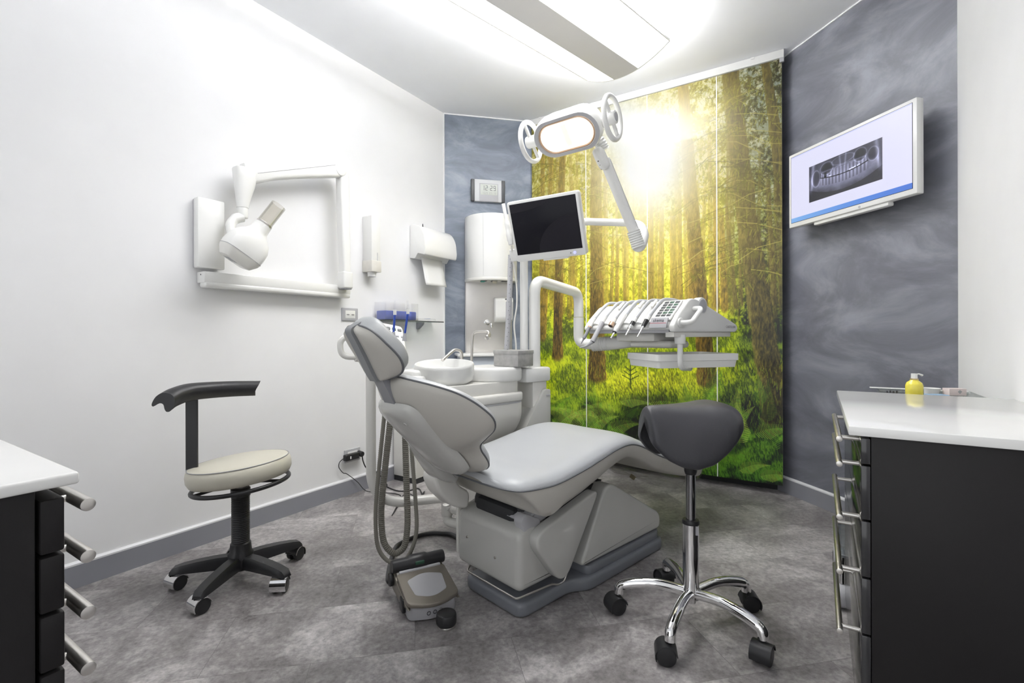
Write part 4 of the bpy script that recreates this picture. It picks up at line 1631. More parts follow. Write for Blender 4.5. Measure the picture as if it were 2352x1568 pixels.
# instruments: each handpiece with its own hose
inst = [
    # front position y, label, kind
    (.535, 'air and water syringe with dark slim tip at the left end of the console', 'dark'),
    (.455, 'grey syringe with a bent pointed spout, second from the left on the console', 'spout'),
    (.375, 'short beige coupling without a tool in the middle of the console', 'stub'),
    (.320, 'thick white handpiece with a steel tip left of the two motors', 'white'),
    (.232, 'handpiece with black ring and steel collar, second from the keypad', 'motor'),
    (.152, 'slim handpiece with a black grip next to the keypad', 'slim')]
for y, lab, kind in inst:
    th = thing('handpiece', lab, 'dental instrument', Mc @ Vector((-.02, y, .05)))
    th.matrix_world = Mc @ Matrix.Translation((-.02, y, .05))
    WM[th] = th.matrix_world.copy()
    off = Matrix.Translation((0, y, 0))

    def ip(name, mb, m, parent=th):
        return build(name, mb, m, parent, True)
    Mi = Mc @ off
    hr = .0085 if kind != 'white' else .010
    hp_ = [(.0, 0, .076), (.045, 0, .114), (.09, 0, .152), (.135, .0, .174), (.20, -.01, .175), (.25, -.015, .168)]
    hs = spl([Mi @ Vector(p) for p in hp_], 8)
    ip('hose', MB().tube(hs, hr, 12), M_hosel)
    dirv = Vector((-.66, 0, -.75)).normalized() if kind not in ('dark', 'spout') else Vector((-.52, .10, -.85)).normalized()
    st = Vector((.0, 0, .076))

    def seg(name, a, b, r0, r1, m, n=16):
        return ip(name, MB().tube([Mi @ (st + dirv * a), Mi @ (st + dirv * (a + (b - a) * .5)), Mi @ (st + dirv * b)], [r0, (r0 + r1) / 2, r1], n), m)
    if kind == 'dark':
        seg('collar', -.01, .05, .0095, .011, M_plastic)
        seg('ring', .048, .056, .0118, .0118, M_copper)
        seg('body', .056, .13, .0105, .009, M_grey)
        seg('tip', .13, .165, .0065, .002, M_grey)
    elif kind == 'spout':
        seg('collar', -.02, .02, .010, .012, M_plastic)
        seg('body', .02, .15, .013, .014, M_lgrey)
        e = st + dirv * .15
        ip('spout', MB().tube(spl([Mi @ e, Mi @ (e + Vector((-.02, .03, -.025))), Mi @ (e + Vector((-.025, .075, -.035)))], 5), [.011, .010, .009, .008, .007, .006, .005, .004, .0035, .003, .0025], 12), M_lgrey)
    elif kind == 'stub':
        seg('collar', .0, .03, .010, .014, M_pwarm)
        seg('socket', .03, .055, .015, .0145, M_copper)
        seg('bore', .0545, .056, .010, .010, M_ink)
    elif kind == 'white':
        seg('grip', -.03, .075, .013, .0155, M_plastic)
        seg('nose', .075, .10, .0155, .010, M_plastic)
        seg('ring', .098, .104, .0115, .0115, M_black)
        seg('tip', .104, .145, .006, .0045, M_chrome)
    elif kind == 'motor':
        seg('collar', .0, .03, .009, .0105, M_plastic)
        seg('black_ring', .03, .056, .012, .013, M_black)
        seg('steel_collar', .056, .078, .0125, .012, M_chrome)
        seg('tip', .078, .125, .0065, .004, M_chrome)
    else:
        seg('collar', -.01, .02, .009, .0105, M_plastic)
        seg('black_grip', .02, .062, .0125, .0105, M_black)
        seg('nose', .062, .09, .007, .0055, M_chrome)
        seg('tip', .09, .135, .0045, .003, M_chrome)

# tray under the console
tz = D(1562, 826, 2.42).z
tl, tn, tr_ = onZ(1458, 838, tz - .012), onZ(1562, 838, tz - .012), None
tcn = D(1603, 826, 2.50)
ta = math.radians(14)
tx = (RR * math.cos(ta) + F * math.sin(ta))
tx.z = 0
tx.normalize()
ty = Vector((-tx.y, tx.x, 0))
Mt = frame3(Vector((tcn.x, tcn.y, tz)) + ty * .15, tx, ty)
t = thing('instrument_tray', 'empty shallow white tray held below the instrument console', 'tray', Mt.translation)
rings = []
TW, TD = .24, .16
for (s, z) in ((.96, -.045), (.985, -.012), (.985, -.010), (1.02, -.008), (1.02, .026), (1.0, .026), (.965, -.035), (.0, -.035)):
    rings.append([Vector((a, b, z)) for a, b in p2([(-TW * max(s, .01), -TD * max(s, .01)), (TW * max(s, .01), -TD * max(s, .01)), (TW * max(s, .01), TD * max(s, .01)), (-TW * max(s, .01), TD * max(s, .01))], .02 * max(s, .01), 4)])
build('tray', MB(Mt).loft(rings, True, True, True), M_plastic, t, True)

#@@ASSIST
# ------------------------------------------------------------------ assistant's console on a floor arm, with suction hoses
AP = D(852, 1000, 1.93)
asst = thing('assistant_console', 'pale grey assistant console on a bent floor arm behind the headrest', 'suction console', (AP.x, AP.y, 0))


def ap(name, mb, m, parent=asst, sharp=38):
    return build(name, mb, m, parent, True, sharp)


el = D(1027, 1150, 2.02)
pts = fil([Vector((AP.x, AP.y, .86)), Vector((AP.x, AP.y, D(852, 1160, 1.93).z)), Vector((el.x, el.y, el.z + .015)), ], .14, 14)
ap('floor_arm', MB().tube(pts, .0195, 18), M_pwarm)
ap('arm_knuckle', MB().cyl((el.x, el.y, el.z - .06), (el.x, el.y, el.z + .045), .024, 20, .004), M_pwarm)
kn = Vector((el.x, el.y, el.z - .055))
ap('arm_root', MB().tube(fil([kn, kn - Vector((0, 0, .03)), ch((-.15, -.25, .20))], .03, 6), .0195, 14), M_pwarm)
ap('arm_gaiter', hose(spl([D(1030, 1150, 2.0), D(1045, 1165, 2.0), ch((-.13, -.28, .29))], 6), .028, .012, .12, 16), M_pwarm)
ac = D(880, 775, 1.96)
an = (-F * .55 + RR * .45 + Vector((0, 0, .72))).normalized()
ax_ = (RR * .93 + F * .3)
ax_ = (ax_ - an * ax_.dot(an)).normalized()
Ma = frame3(ac, ax_, an.cross(ax_))
if (Ma.to_3x3() @ Vector((0, 0, 1))).dot(an) < 0:
    Ma = frame3(ac, ax_, -an.cross(ax_))
hb = ap('console_head', MB(Ma).prism(p2([(-.095, -.085), (.095, -.085), (.085, .085), (-.085, .085)], .02, 5), flat, -.06, .01, .01, 3), M_pwarm)
for i in range(6):
    ap('key', MB(Ma).bx((-.06 + .024 * i, .045, .009), (-.06 + .024 * i + .017, .06, .013), .002), M_green if i % 2 == 0 else M_key, hb)
for i in range(3):
    ap('key', MB(Ma).bx((.02 + .026 * i, .008, .009), (.02 + .026 * i + .018, .02, .013), .002), M_gink, hb)
pts = fil([D(825, 773, 1.93), D(780, 774, 1.90), D(783, 819, 1.90), D(824, 820, 1.93)], .045, 8)
ap('handle', MB().tube(pts, .0115, 14), M_pwarm)
ap('handle_foot', MB().cyl(D(816, 819, 1.925), D(826, 820, 1.935), .02, 18, .003), M_pwarm)
ap('swivel', MB().cyl((AP.x, AP.y, .83), (AP.x + .01, AP.y + .01, .93), .03, 20, .006), M_pwarm)
# suction hoses hanging in loops from the console to the chair
loops = [([(890, 870), (882, 960), (872, 1060), (864, 1150), (863, 1210), (868, 1255), (885, 1283), (908, 1292), (932, 1283), (948, 1255), (957, 1210), (953, 1130), (946, 1040), (941, 945)], 1.86, .0085),
         ([(903, 880), (897, 960), (886, 1060), (877, 1150), (876, 1200), (882, 1245), (900, 1268), (915, 1268), (930, 1250), (936, 1200), (934, 1120), (931, 1020), (929, 945)], 1.90, .0135)]
for pts, dd, r in loops:
    ap('suction_hose', hose(spl([D(x, y, dd + (.05 * i / len(pts))) for i, (x, y) in enumerate(pts)], 10), r, .008, .14, 14), M_hose)
ap('hose_holder', MB().tube([D(925, 905, 1.98), D(934, 930, 1.93), D(940, 948, 1.90)], [.02, .032, .03], 18), mat('ivory plastic', (.62, .6, .5), .35))
# blue saliva ejectors in the console
for (xa_, ya_, xb_, yb_, xc_, yc_, lab) in ((904, 762, 907, 718, 907, 690, 'left blue saliva ejector tube standing in the console'), (930, 765, 937, 716, 936, 690, 'right blue saliva ejector tube standing in the console')):
    th = thing('saliva_ejector', lab, 'suction tip', D(xa_, ya_, 1.95), 0, 'blue saliva ejectors')
    build('blue_tube', MB().tube([D(xa_, ya_, 1.95), D(xb_, yb_, 1.95)], .0045, 10), M_blue, th, True)
    build('clear_tip', MB().tube([D(xb_, yb_, 1.95), D(xb_, (yb_ + yc_) / 2, 1.95), D(xc_, yc_, 1.95)], [.006, .0035, .0025], 10), M_acryl, th, True)
    build('cap', MB().tube([D(xb_, yb_ + 5, 1.95), D(xb_, yb_ - 7, 1.95)], .0065, 10), M_plastic, th, True)
    build('socket', MB().tube([D(xa_ - 1, ya_ + 18, 1.95), D(xa_, ya_, 1.95)], [.010, .0065], 10), M_lgrey, th, True)

#@@WALLITEMS
# ------------------------------------------------------------------ x-ray unit on the left wall
xr = thing('xray_unit', 'white wall-mounted dental x-ray machine with folding arm on the left wall', 'x-ray machine', (LX, 1.3, 1.25))


def xp(name, mb, m, parent=xr, sharp=38):
    return build(name, mb, m, parent, True, sharp)


a, b = onX(454, 450, LX + .055), onX(517, 620, LX + .055)
xp('wall_plate', MB().bx((LX + .012, a.y, b.z), (LX + .055, b.y, a.z), .006, 2), M_plastic)
xp('wall_frame', MB().bx((LX, a.y + .004, b.z + .004), (LX + .014, b.y - .004, a.z - .004), .002), M_lgrey)
a, b = onX(470, 622, LX + .075), onX(806, 681, LX + .075)
zr1, zr0 = onX(470, 622, LX + .075).z, onX(470, 659, LX + .075).z
xp('extension_rail', MB().bx((LX + .002, a.y, zr0 + .022), (LX + .073, b.y, zr1), .004).bx((LX + .02, a.y + .002, zr0), (LX + .075, b.y, zr0 + .028), .01, 3), M_plastic)
xp('screw', MB().cyl((LX + .04, a.y - .001, zr0 + .06), (LX + .04, a.y + .004, zr0 + .06), .003, 10), M_ink)
XA = LX + .10
cl = lambda x, y, o=0.0: onX(x, y, XA + o)
# upright at the rail's far end
c0, c1 = cl(792, 640), cl(786, 400)
yc = (c0.y + c1.y) / 2
xp('swivel_foot', MB().box((XA, c0.y + .004, zr1 + .028), (.064, .066, .10), .010, 3), M_plastic)
xp('foot_gap', MB().box((XA, c0.y + .004, zr1 - .024), (.05, .05, .006), .001), M_grey)


def rrect(cx, cy, z, rx, ry, e=.45, n=28):
    return [Vector((cx + rx * math.copysign(abs(math.cos(2 * PI * k / n)) ** e, math.cos(2 * PI * k / n)), cy + ry * math.copysign(abs(math.sin(2 * PI * k / n)) ** e, math.sin(2 * PI * k / n)), z)) for k in range(n)]


ztp = c1.z + .01
xp('upright', MB().loft([rrect(XA, c0.y + (c1.y - c0.y) * q, zr1 + .07 + (ztp - zr1 - .07) * q, .030, ry) for q, ry in ((0, .026), (.06, .025), (.2, .0275), (.5, .030), (.8, .031), (.93, .030), (1, .027))]), M_plastic)
ek = cl(776, 392)
xp('elbow', MB().cyl((XA - .035, ek.y, ek.z), (XA + .035, ek.y, ek.z), .036, 28, .008), M_plastic)
e2 = cl(556, 398)
arm = [Vector((XA, ek.y + (e2.y - ek.y) * q, ek.z + (e2.z - ek.z) * q)) for q in (0, .25, .5, .75, 1)]
rings = []
sp_a = spl(arm, 6)
for i, p in enumerate(sp_a):
    q = i / (len(sp_a) - 1)
    hh_ = .042 - .005 * math.sin(PI * min(1, q * 1.25)) + .014 * max(0, q - .72) / .28
    rings.append([p + Vector((.030 * math.copysign(abs(math.cos(t_)) ** .45, math.cos(t_)), 0, hh_ * math.copysign(abs(math.sin(t_)) ** .45, math.sin(t_)) - max(0, q - .72) * .03)) for t_ in [2 * PI * k / 28 for k in range(28)]])
xp('boom', MB().loft(rings), M_plastic)
d0 = cl(548, 384)
rings = []
for q, ry_, rx_, oy_ in ((0, .047, .034, .010), (.04, .050, .036, .010), (.25, .049, .036, .011), (.45, .044, .034, .009), (.7, .034, .030, .004), (.9, .028, .026, .001), (1, .026, .025, 0)):
    z = d0.z + (cl(552, 476).z - d0.z) * q
    rings.append(rrect(XA, e2.y + .002 + oy_, z, rx_, ry_, .5 + .4 * q))
xp('drop_arm', MB().loft(rings), M_plastic)
sm = [Vector((XA + .0305, e2.y + .06 + (ek.y - e2.y - .10) * q, (e2.z + .012) + (ek.z - e2.z + .004) * q)) for q in (0, .5, 1)]
xp('boom_seam', MB().tube(sm, .0012, 6), M_gink)
z5 = cl(552, 476).z
xp('neck', MB().cyl((XA, e2.y + .002, z5 - .05), (XA, e2.y + .002, z5 + .002), .0235, 24, .002), M_plastic)
# yoke and tube head
hcx = onX(556, 552, XA + .07)
yk = [Vector((XA, e2.y + .002, z5 - .045)), Vector((XA - .005, e2.y - .03, z5 - .06)), Vector((XA + .0, e2.y - .055, z5 - .10)), Vector((XA + .03, e2.y - .055, z5 - .17))]
xp('yoke', MB().tube(spl(yk, 6), [.024] * 7 + [.022] * 6 + [.02] * 6, 16), M_plastic)
ct = onX(632, 470, XA + .09)
cb = onX(600, 520, XA + .09)
axd = (ct - cb).normalized()
axd = (axd + Vector((.25, 0, 0))).normalized()
hx = Vector((1, 0, 0))
hx = (hx - axd * hx.dot(axd)).normalized()
base_c = onX(553, 582, XA + .085)
Mhd = frame3(base_c, hx, axd.cross(hx))
if (Mhd.to_3x3() @ Vector((0, 0, 1))).dot(axd) < 0:
    Mhd = frame3(base_c, hx, -axd.cross(hx))


def sup(rx, ry, z, e=.6, ox=0.0, n=28, oy=0.0):
    return [Vector((ox + rx * math.copysign(abs(math.cos(2 * PI * k / n)) ** e, math.cos(2 * PI * k / n)), oy + ry * math.copysign(abs(math.sin(2 * PI * k / n)) ** e, math.sin(2 * PI * k / n)), z)) for k in range(n)]


th_ = xp('tube_head', MB(Mhd).loft([sup(.068, .090, .0, .5), sup(.070, .092, .02, .5), sup(.067, .088, .06, .5), sup(.056, .074, .095, .62), sup(.044, .052, .118, .8), sup(.039, .042, .135, 1.0), sup(.0385, .0385, .172, 1.0)]), M_plastic, sharp=50)
xp('head_cap', MB(Mhd).loft([sup(.068, .090, -.002, .5), sup(.066, .087, -.016, .5), sup(.052, .066, -.046, .45), sup(.044, .052, -.050, .45)]), M_pwarm, th_, 30)
xp('seam', MB(Mhd).loft([sup(.0692, .0912, -.0022, .5), sup(.0692, .0912, .0004, .5)]), M_gink, th_)
xp('rating_label', MB(Mhd).bx((-.02, -.045, -.0515), (.034, .0, -.0495), .001), M_lgrey, th_)
xp('label_print', MB(Mhd).bx((-.008, -.038, -.052), (.024, -.034, -.0512)).bx((-.008, -.028, -.052), (.018, -.025, -.0512)).bx((-.008, -.018, -.052), (.022, -.015, -.0512)), M_gink, th_)
xp('cone_ring', MB(Mhd).cyl((0, 0, .170), (0, 0, .182), .0375, 32, .001), M_steel)
xp('cone', MB(Mhd).lathe([(.035, .182), (.035, .292), (.0325, .292), (.0325, .184)], None, 32), M_cone)

# ------------------------------------------------------------------ cup dispenser and towel dispenser
t = thing('cup_dispenser', 'narrow tall white cup dispenser on the left wall between the x-ray arm and the towels', 'dispenser', (LX, 2.15, 1.4))
f0, f1 = onX(834, 497, LX), onX(878, 497, LX + .0)
yl_, yr_ = onX(857, 550, LX + .075).y, None
y0, y1 = onX(835, 560, LX).y, onX(856, 560, LX + .09).y
y1 = onX(875, 560, LX + .09).y
y0 = onX(855, 560, LX + .09).y
ztop, zmid, zbot = onX(855, 493, LX + .09).z, onX(857, 597, LX + .09).z, onX(857, 623, LX + .09).z
build('magazine', MB().bx((LX + .001, y0, zmid - .01), (LX + .085, y1, ztop), .002), M_plastic, t, True)
build('base', MB().bx((LX + .001, y0 - .004, zbot), (LX + .09, y1 + .004, zmid), .003), mat('aged ivory plastic', (.68, .66, .61), .4, var=.05, vscale=25), t, True)
yc = (y0 + y1) / 2
build('cup', MB().lathe([(.026, 0), (.029, .05), (.030, .06)], Matrix.Translation((LX + .045, yc, zbot - .028)), 24), M_paper, t, True)
build('level_slot', MB().bx((LX + .0848, y0 + (y1 - y0) * .62, zmid + .002), (LX + .0862, y0 + (y1 - y0) * .68, zmid + .052), .0005), M_lgrey, t, True)

t = thing('towel_dispenser', 'white paper towel dispenser with a sheet hanging out, beside the blue corner', 'dispenser', (LX, 2.66, 1.55))
ty0, ty1 = onX(941, 560, LX).y, onX(1019, 600, LX + .01).y
tz1, tz0 = onX(941, 517, LX).z, onX(943, 593, LX).z
DP = .15
hgt = tz1 - tz0
sec = [(0, 0), (.05, -.005), (.075, .03), (DP - .01, .012), (DP, .05), (DP * .93, hgt * .62), (DP * .72, hgt * .86), (DP * .45, hgt * .98), (0, hgt)]
sec = p2(sec, [.004, .01, .01, .01, .05, .05, .05, .05, .004], 5)
ty0d = ty0
ty1d = 2.835
cvr = build('cover', MB().prism(sec, lambda a, b, h: Vector((LX + .001 + a, h, tz0 + b)), ty0d, ty1d, .004, 2), M_plastic, t, True)
build('knob', MB().tube([(LX + .03, (ty0d + ty1d) / 2 - .07, tz1 - .002), (LX + .03, (ty0d + ty1d) / 2 - .07, tz1 + .008), (LX + .03, (ty0d + ty1d) / 2 - .07, tz1 + .025)], [.008, .004, .003], 10), M_black, t, True)
sh = []
for k in range(10):
    q = k / 9
    sh.append([Vector((LX + .06 + .035 * q * q + .006 * math.sin(q * 4), ty0d + .05 + (ty1d - ty0d - .12) * u + .02 * q, tz0 + .012 - .20 * q)) for u in [0, .25, .5, .75, 1]])
o = build('paper_towel', MB().loft(sh, False), M_paper, t, True)
o.modifiers.new('thickness', 'SOLIDIFY').thickness = .0012

# ------------------------------------------------------------------ sockets, adapter and cables


def socket(name_label, x0, x1, ymid, group):
    pl, pr_ = onX(x0, ymid, LX), onX(x1, ymid, LX)
    yc, z = (pl.y + pr_.y) / 2, (pl.z + pr_.z) / 2
    t = thing('wall_socket', name_label, 'socket', (LX, yc, z), 0, group)
    build('frame', MB().bx((LX, yc - .06, z - .04), (LX + .009, yc + .06, z + .04), .004, 3), M_lgrey, t, True)
    build('insert', MB().bx((LX + .008, yc - .037, z - .024), (LX + .0105, yc + .037, z + .024), .001), M_plastic, t, True)
    for s in (-1, 1):
        build('pin_hole', MB().cyl((LX + .0100, yc + s * .018, z - .002), (LX + .0110, yc + s * .018, z - .002), .004, 12), M_ink, t, True)
        for dy in (-.0085, .0085):
            build('pin_hole', MB().cyl((LX + .0100, yc + s * .018 + dy, z - .002), (LX + .0110, yc + s * .018 + dy, z - .002), .0026, 10), M_ink, t, True)
    return yc, z


socket('grey framed wall socket just under the x-ray rail', 781, 823, 722, 'wall sockets')
yc, z = socket('grey framed wall socket near the floor with a black adapter in it', 789, 826, 1044, 'wall sockets')
t = thing('power_adapter', 'black plug-in adapter in the low wall socket with a thin cord to the floor', 'adapter', (LX + .03, yc - .02, z))
build('body', MB().bx((LX + .011, yc - .075, z - .022), (LX + .042, yc + .026, z + .016), .006, 3), M_black, t, True)
build('rating_label', MB().bx((LX + .0415, yc - .045, z - .012), (LX + .0425, yc - .036, z + .004), .0005), M_paper, t, True)
pts = [(LX + .02, yc - .074, z - .004), (LX + .02, yc - .105, z - .02), (LX + .02, yc - .11, z - .05), (LX + .02, yc - .08, z - .09), (LX + .02, yc - .05, z - .105), (LX + .03, yc + .02, z - .17), (LX + .05, yc + .05, .02), (LX + .09, yc + .07, .004), (LX + .3, yc + .12, .004), D(900, 1140, 2.6).xy.to_3d() + Vector((0, 0, .004)), onZ(930, 1133, .004), onZ(960, 1142, .004), onZ(975, 1128, .004), onZ(966, 1150, .004)]
build('cord', MB().tube(spl(pts, 8), .0024, 8), M_black, t, True)
t = thing('mains_plug', 'black mains plug beside the adapter with a thicker cable running under the chair', 'plug', (LX + .03, yc + .03, z))
build('plug', MB().cyl((LX + .011, yc + .042, z + .004), (LX + .05, yc + .042, z), .017, 18, .004), M_black, t, True)
pts = [(LX + .045, yc + .042, z - .004), (LX + .048, yc + .05, z - .05), (LX + .05, yc + .08, z - .10), (LX + .06, yc + .15, .10), (LX + .09, yc + .20, .02), onZ(890, 1118, .005), onZ(915, 1127, .005), onZ(940, 1126, .005), onZ(962, 1122, .005), onZ(975, 1140, .005), onZ(1010, 1150, .005), onZ(1060, 1152, .005)]
build('cable', MB().tube(spl(pts, 8), .0038, 8), M_black, t, True)

# ------------------------------------------------------------------ glass shelf with mask box
szx = onX(1019, 741, LX).z
t = thing('glass_shelf', 'thin glass wall shelf on a grey bracket in the left corner', 'shelf', (LX, 2.55, szx))
SHE = onX(1019, 742, LX + .12).y
build('glass', MB().bx((LX + .001, 2.20, szx - .004), (LX + .12, SHE, szx + .004), .001), M_glassed, t, True)
build('front_edge', MB().bx((LX + .1201, 2.20, szx - .004), (LX + .122, SHE, szx + .004)), mat('dark glass edge', (.10, .11, .115), .2), t, True)
bp_ = onX(970, 752, LX + .05)
build('bracket', MB().prism(p2([(0, -.05), (.012, -.055), (.055, -.02), (.06, -.004), (0, -.004)], [.004, .02, .04, .002, .002], 5), lambda a, b, h: Vector((LX + .001 + a, h, szx + b)), bp_.y - .012, bp_.y + .012, .002), M_grey, t, True)
t = thing('mask_box', 'clear acrylic holder with blue face masks on the glass shelf', 'mask holder', (LX + .06, 2.42, szx + .005))
my0, my1 = onX(874, 720, LX + .07).y, onX(950, 720, LX + .07).y
mz0, mz1 = szx + .0045, onX(874, 692, LX + .1).z
wl = .003
mb = MB()
mb.bx((LX + .015, my0, mz0), (LX + .115, my1, mz0 + wl)).bx((LX + .015, my0, mz0), (LX + .018, my1, mz1)).bx((LX + .015, my0, mz0), (LX + .115, my0 + wl, mz1)).bx((LX + .015, my1 - wl, mz0), (LX + .115, my1, mz1))
mb.bx((LX + .112, my0, mz0), (LX + .115, my0 + (my1 - my0) * .58, mz1)).bx((LX + .112, my0 + (my1 - my0) * .78, mz0), (LX + .115, my1, mz1)).bx((LX + .112, my0, mz0), (LX + .115, my1, mz0 + .03))
build('holder', mb, M_acryl, t, True)
build('mask_stack', MB().bx((LX + .022, my0 + .008, mz0 + wl), (LX + .108, my1 - .012, mz0 + (mz1 - mz0) * .52), .006, 2), M_lilac, t, True)
t = thing('sachet', 'small clear sachet lying on the glass shelf right of the masks', 'sachet', (LX + .06, 2.68, szx + .005))
sy0, sy1 = onX(955, 735, LX + .07).y, onX(995, 735, LX + .07).y
build('pouch', MB().bx((LX + .03, sy0, szx + .0045), (LX + .10, sy1, szx + .022), .007, 3), M_film, t, True)
build('blue_label', MB().bx((LX + .045, sy0 + (sy1 - sy0) * .62, szx + .0215), (LX + .095, sy0 + (sy1 - sy0) * .7, szx + .0228), .0004), M_lilac, t, True)

# ------------------------------------------------------------------ low white cabinet in the corner
t = thing('corner_cabinet', 'white floor cabinet with dark plinth in the left corner behind the hoses', 'cabinet', (-2.33, 2.42, 0))
ctop = D(890, 920, 2.95).z
build('body', MB().bx((LX + .016, 2.315, .035), (-2.224, 2.62, ctop), .006), M_pwarm, t, True)
build('plinth', MB().bx((LX + .016, 2.322, 0), (-2.23, 2.61, .036)), M_dark, t, True)
single('blue_tub', MB().lathe([(.0005, 0), (.05, 0), (.055, .03), (.055, .052), (.0005, .052)], Matrix.Translation((-2.34, 2.40, ctop + .001)), 28), M_skyblue, 'round blue tub on top of the white corner cabinet', 'tub')

#@@CORNER
# ------------------------------------------------------------------ clock, washing station on the blue wall
tA = Vector((1, 1, 0)).normalized()
nA = Vector((1, -1, 0)).normalized()
P0 = Vector((LX, CL0, 0))
cA = P0.dot(nA)


def onA(x, y, o=0.0):
    return onp(x, y, nA, cA + o)


def fA(o):       # wall frame: x along the wall, y up, z out of it
    return frame3(o, tA, Vector((0, 0, 1)))


def rectA(x0, y0, x1, y1, o):
    a, b = onA(x0, y0, o), onA(x1, y1, o)
    return (a - P0).dot(tA), (b - P0).dot(tA), b.z, a.z


MA = fA(P0)
u0, u1, v0, v1 = rectA(1082, 410, 1160, 465, .025)
t = thing('wall_clock', 'silver digital wall clock reading 12:29 on the blue wall', 'clock', MA @ Vector(((u0 + u1) / 2, v0, 0)))
uw = u1 - u0
build('case', MB(MA).bx((u0 + uw * .10, v0, .001), (u1 - uw * .10, v1, .026), .003), M_lgrey if False else mat('silver plastic', (.66, .67, .68), .35), t, True)
build('end_cap', MB(MA).bx((u0, v0 - .001, .001), (u0 + uw * .105, v1 + .001, .028), .006), M_gink if False else mat('charcoal plastic', (.06, .062, .065), .4), t, True)
build('end_cap', MB(MA).bx((u1 - uw * .105, v0 - .001, .001), (u1, v1 + .001, .028), .006), MATS['charcoal plastic'], t, True)
build('face_plate', MB(MA).bx((u0 + uw * .24, v0 + .001, .024), (u1 - uw * .20, v1 - .03, .0275), .001), M_lgrey, t, True)
cm = (u0 + u1) / 2 + .004
lc = build('display', MB(MA).bx((u0 + uw * .27, v0 + (v1 - v0) * .30, .0272), (u1 - uw * .23, v0 + (v1 - v0) * .78, .0282), .0005), M_lcd, t, True)


def seg_digit(mb, ch_, x, y, w, h, th_=.0035, z=.0283):
    segs = {'1': 'bc', '2': 'abged', '9': 'abcdfg', '0': 'abcdef', '5': 'acdfg', '6': 'acdefg', '7': 'abc', ':': ':'}
    S = {'a': (0, h - th_, w, h), 'b': (w - th_, h / 2, w, h), 'c': (w - th_, 0, w, h / 2), 'd': (0, 0, w, th_), 'e': (0, 0, th_, h / 2), 'f': (0, h / 2, th_, h), 'g': (0, h / 2 - th_ / 2, w, h / 2 + th_ / 2)}
    if ch_ == ':':
        mb.bx((x, y + h * .28, z - .0004), (x + th_, y + h * .28 + th_, z)).bx((x, y + h * .68, z - .0004), (x + th_, y + h * .68 + th_, z))
        return
    for s in segs[ch_]:
        a, b, c, d_ = S[s]
        mb.bx((x + a, y + b, z - .0004), (x + c, y + d_, z))


mb = MB(MA)
xx = cm - .052
for c_ in '12:29':
    seg_digit(mb, c_, xx, v0 + (v1 - v0) * .50, .017, .038)
    xx += .012 if c_ == ':' else .026
build('time_digits', mb, M_ink, lc, True)
mb = MB(MA)
xx = cm - .05
for c_ in '1529 07 75':
    if c_ != ' ':
        seg_digit(mb, c_, xx, v0 + (v1 - v0) * .335, .007, .016, .0016)
    xx += .0112
build('date_digits', mb, M_gink, lc, True)

u0, u1, v0, v1 = rectA(1069, 512, 1176, 815, .004)
v0 = .80
t = thing('steel_splashback', 'tall brushed steel panel on the blue wall behind the washbasin', 'splashback', MA @ Vector(((u0 + u1) / 2, v0, 0)))
build('sheet', MB(MA).bx((u0, v0, .001), (u1, v1, .012), .002), M_steelp, t, True)
build('left_edge', MB(MA).bx((u0 - .006, v0, .001), (u0, v1 + .002, .016), .001), M_gink, t, True)
# drum-shaped dispenser
u0, u1, v0, v1 = rectA(1071, 495, 1192, 643, .10)
ucen, rad = (u0 + u1) / 2, (u1 - u0) / 2
t = thing('drum_dispenser', 'big white half-round hand towel dispenser on the steel panel', 'dispenser', MA @ Vector((ucen, v0, .012)))
arc = [(ucen + rad * math.cos(PI * k / 24), .012 + rad * 1.05 * math.sin(PI * k / 24)) for k in range(25)]
vz0, vz1 = onA(1130, 640, .19).z, onA(1130, 490, .19).z
build('drum', MB(MA).prism(arc, lambda a, b, h: Vector((a, h, b)), vz0, vz1, .008, 3), M_plastic, t, True)
build('bottom_rim', MB(MA).prism([(ucen + (rad + .003) * math.cos(PI * k / 24), .012 + (rad * 1.05 + .003) * math.sin(PI * k / 24)) for k in range(25)], lambda a, b, h: Vector((a, h, b)), vz0 - .012, vz0 + .012, .005, 2), M_pwarm, t, True)
seam = ucen - rad * .45
pz = .012 + rad * 1.05 * math.sin(math.acos(-.45))
build('door_seam', MB(MA).bx((seam - .0006, vz0 + .02, pz - .002), (seam + .0006, vz1 - .004, pz + .0012)), M_gink, t, True)
for uo, m_ in ((-.08, M_teal), (.0, M_paper), (.08, M_dark)):
    build('outlet', MB(MA).bx((ucen + uo - .024, vz0 - .0135, .11), (ucen + uo + .024, vz0 - .011, .17), .004), M_ink, t, True)
build('towel_tip', MB(MA).bx((ucen - .015, vz0 - .03, .14), (ucen + .02, vz0 - .01, .165), .005), mat('cream tissue', (.70, .66, .55), .8), t, True)
build('foil_tip', MB(MA).bx((ucen - .10, vz0 - .02, .11), (ucen - .07, vz0 - .011, .16), .004), M_teal, t, True)
# soap dispenser
u0, u1, v0, v1 = rectA(1137, 682, 1178, 741, .07)
t = thing('soap_dispenser', 'white wall soap dispenser with a grey window on the steel panel', 'dispenser', MA @ Vector(((u0 + u1) / 2, v0, .012)))
sc_ = [(0, 0), (.055, .01), (.075, .04), (.08, v1 - v0 - .02), (.06, v1 - v0), (0, v1 - v0)]
build('case', MB(MA).prism(p2(sc_, .015, 4), lambda a, b, h: Vector((h, v0 + b, .013 + a)), u0, u1, .008, 3), M_plastic, t, True)
build('window', MB(MA).bx(((u0 + u1) / 2 + .01, v0 + .02, .075), (u1 - .006, v1 - .035, .099), .006), M_lgrey, t, True)
build('badge', MB(MA).bx(((u0 + u1) / 2 + .005, v1 - .022, .088), ((u0 + u1) / 2 + .022, v1 - .012, .0945), .001), M_ink, t, True)
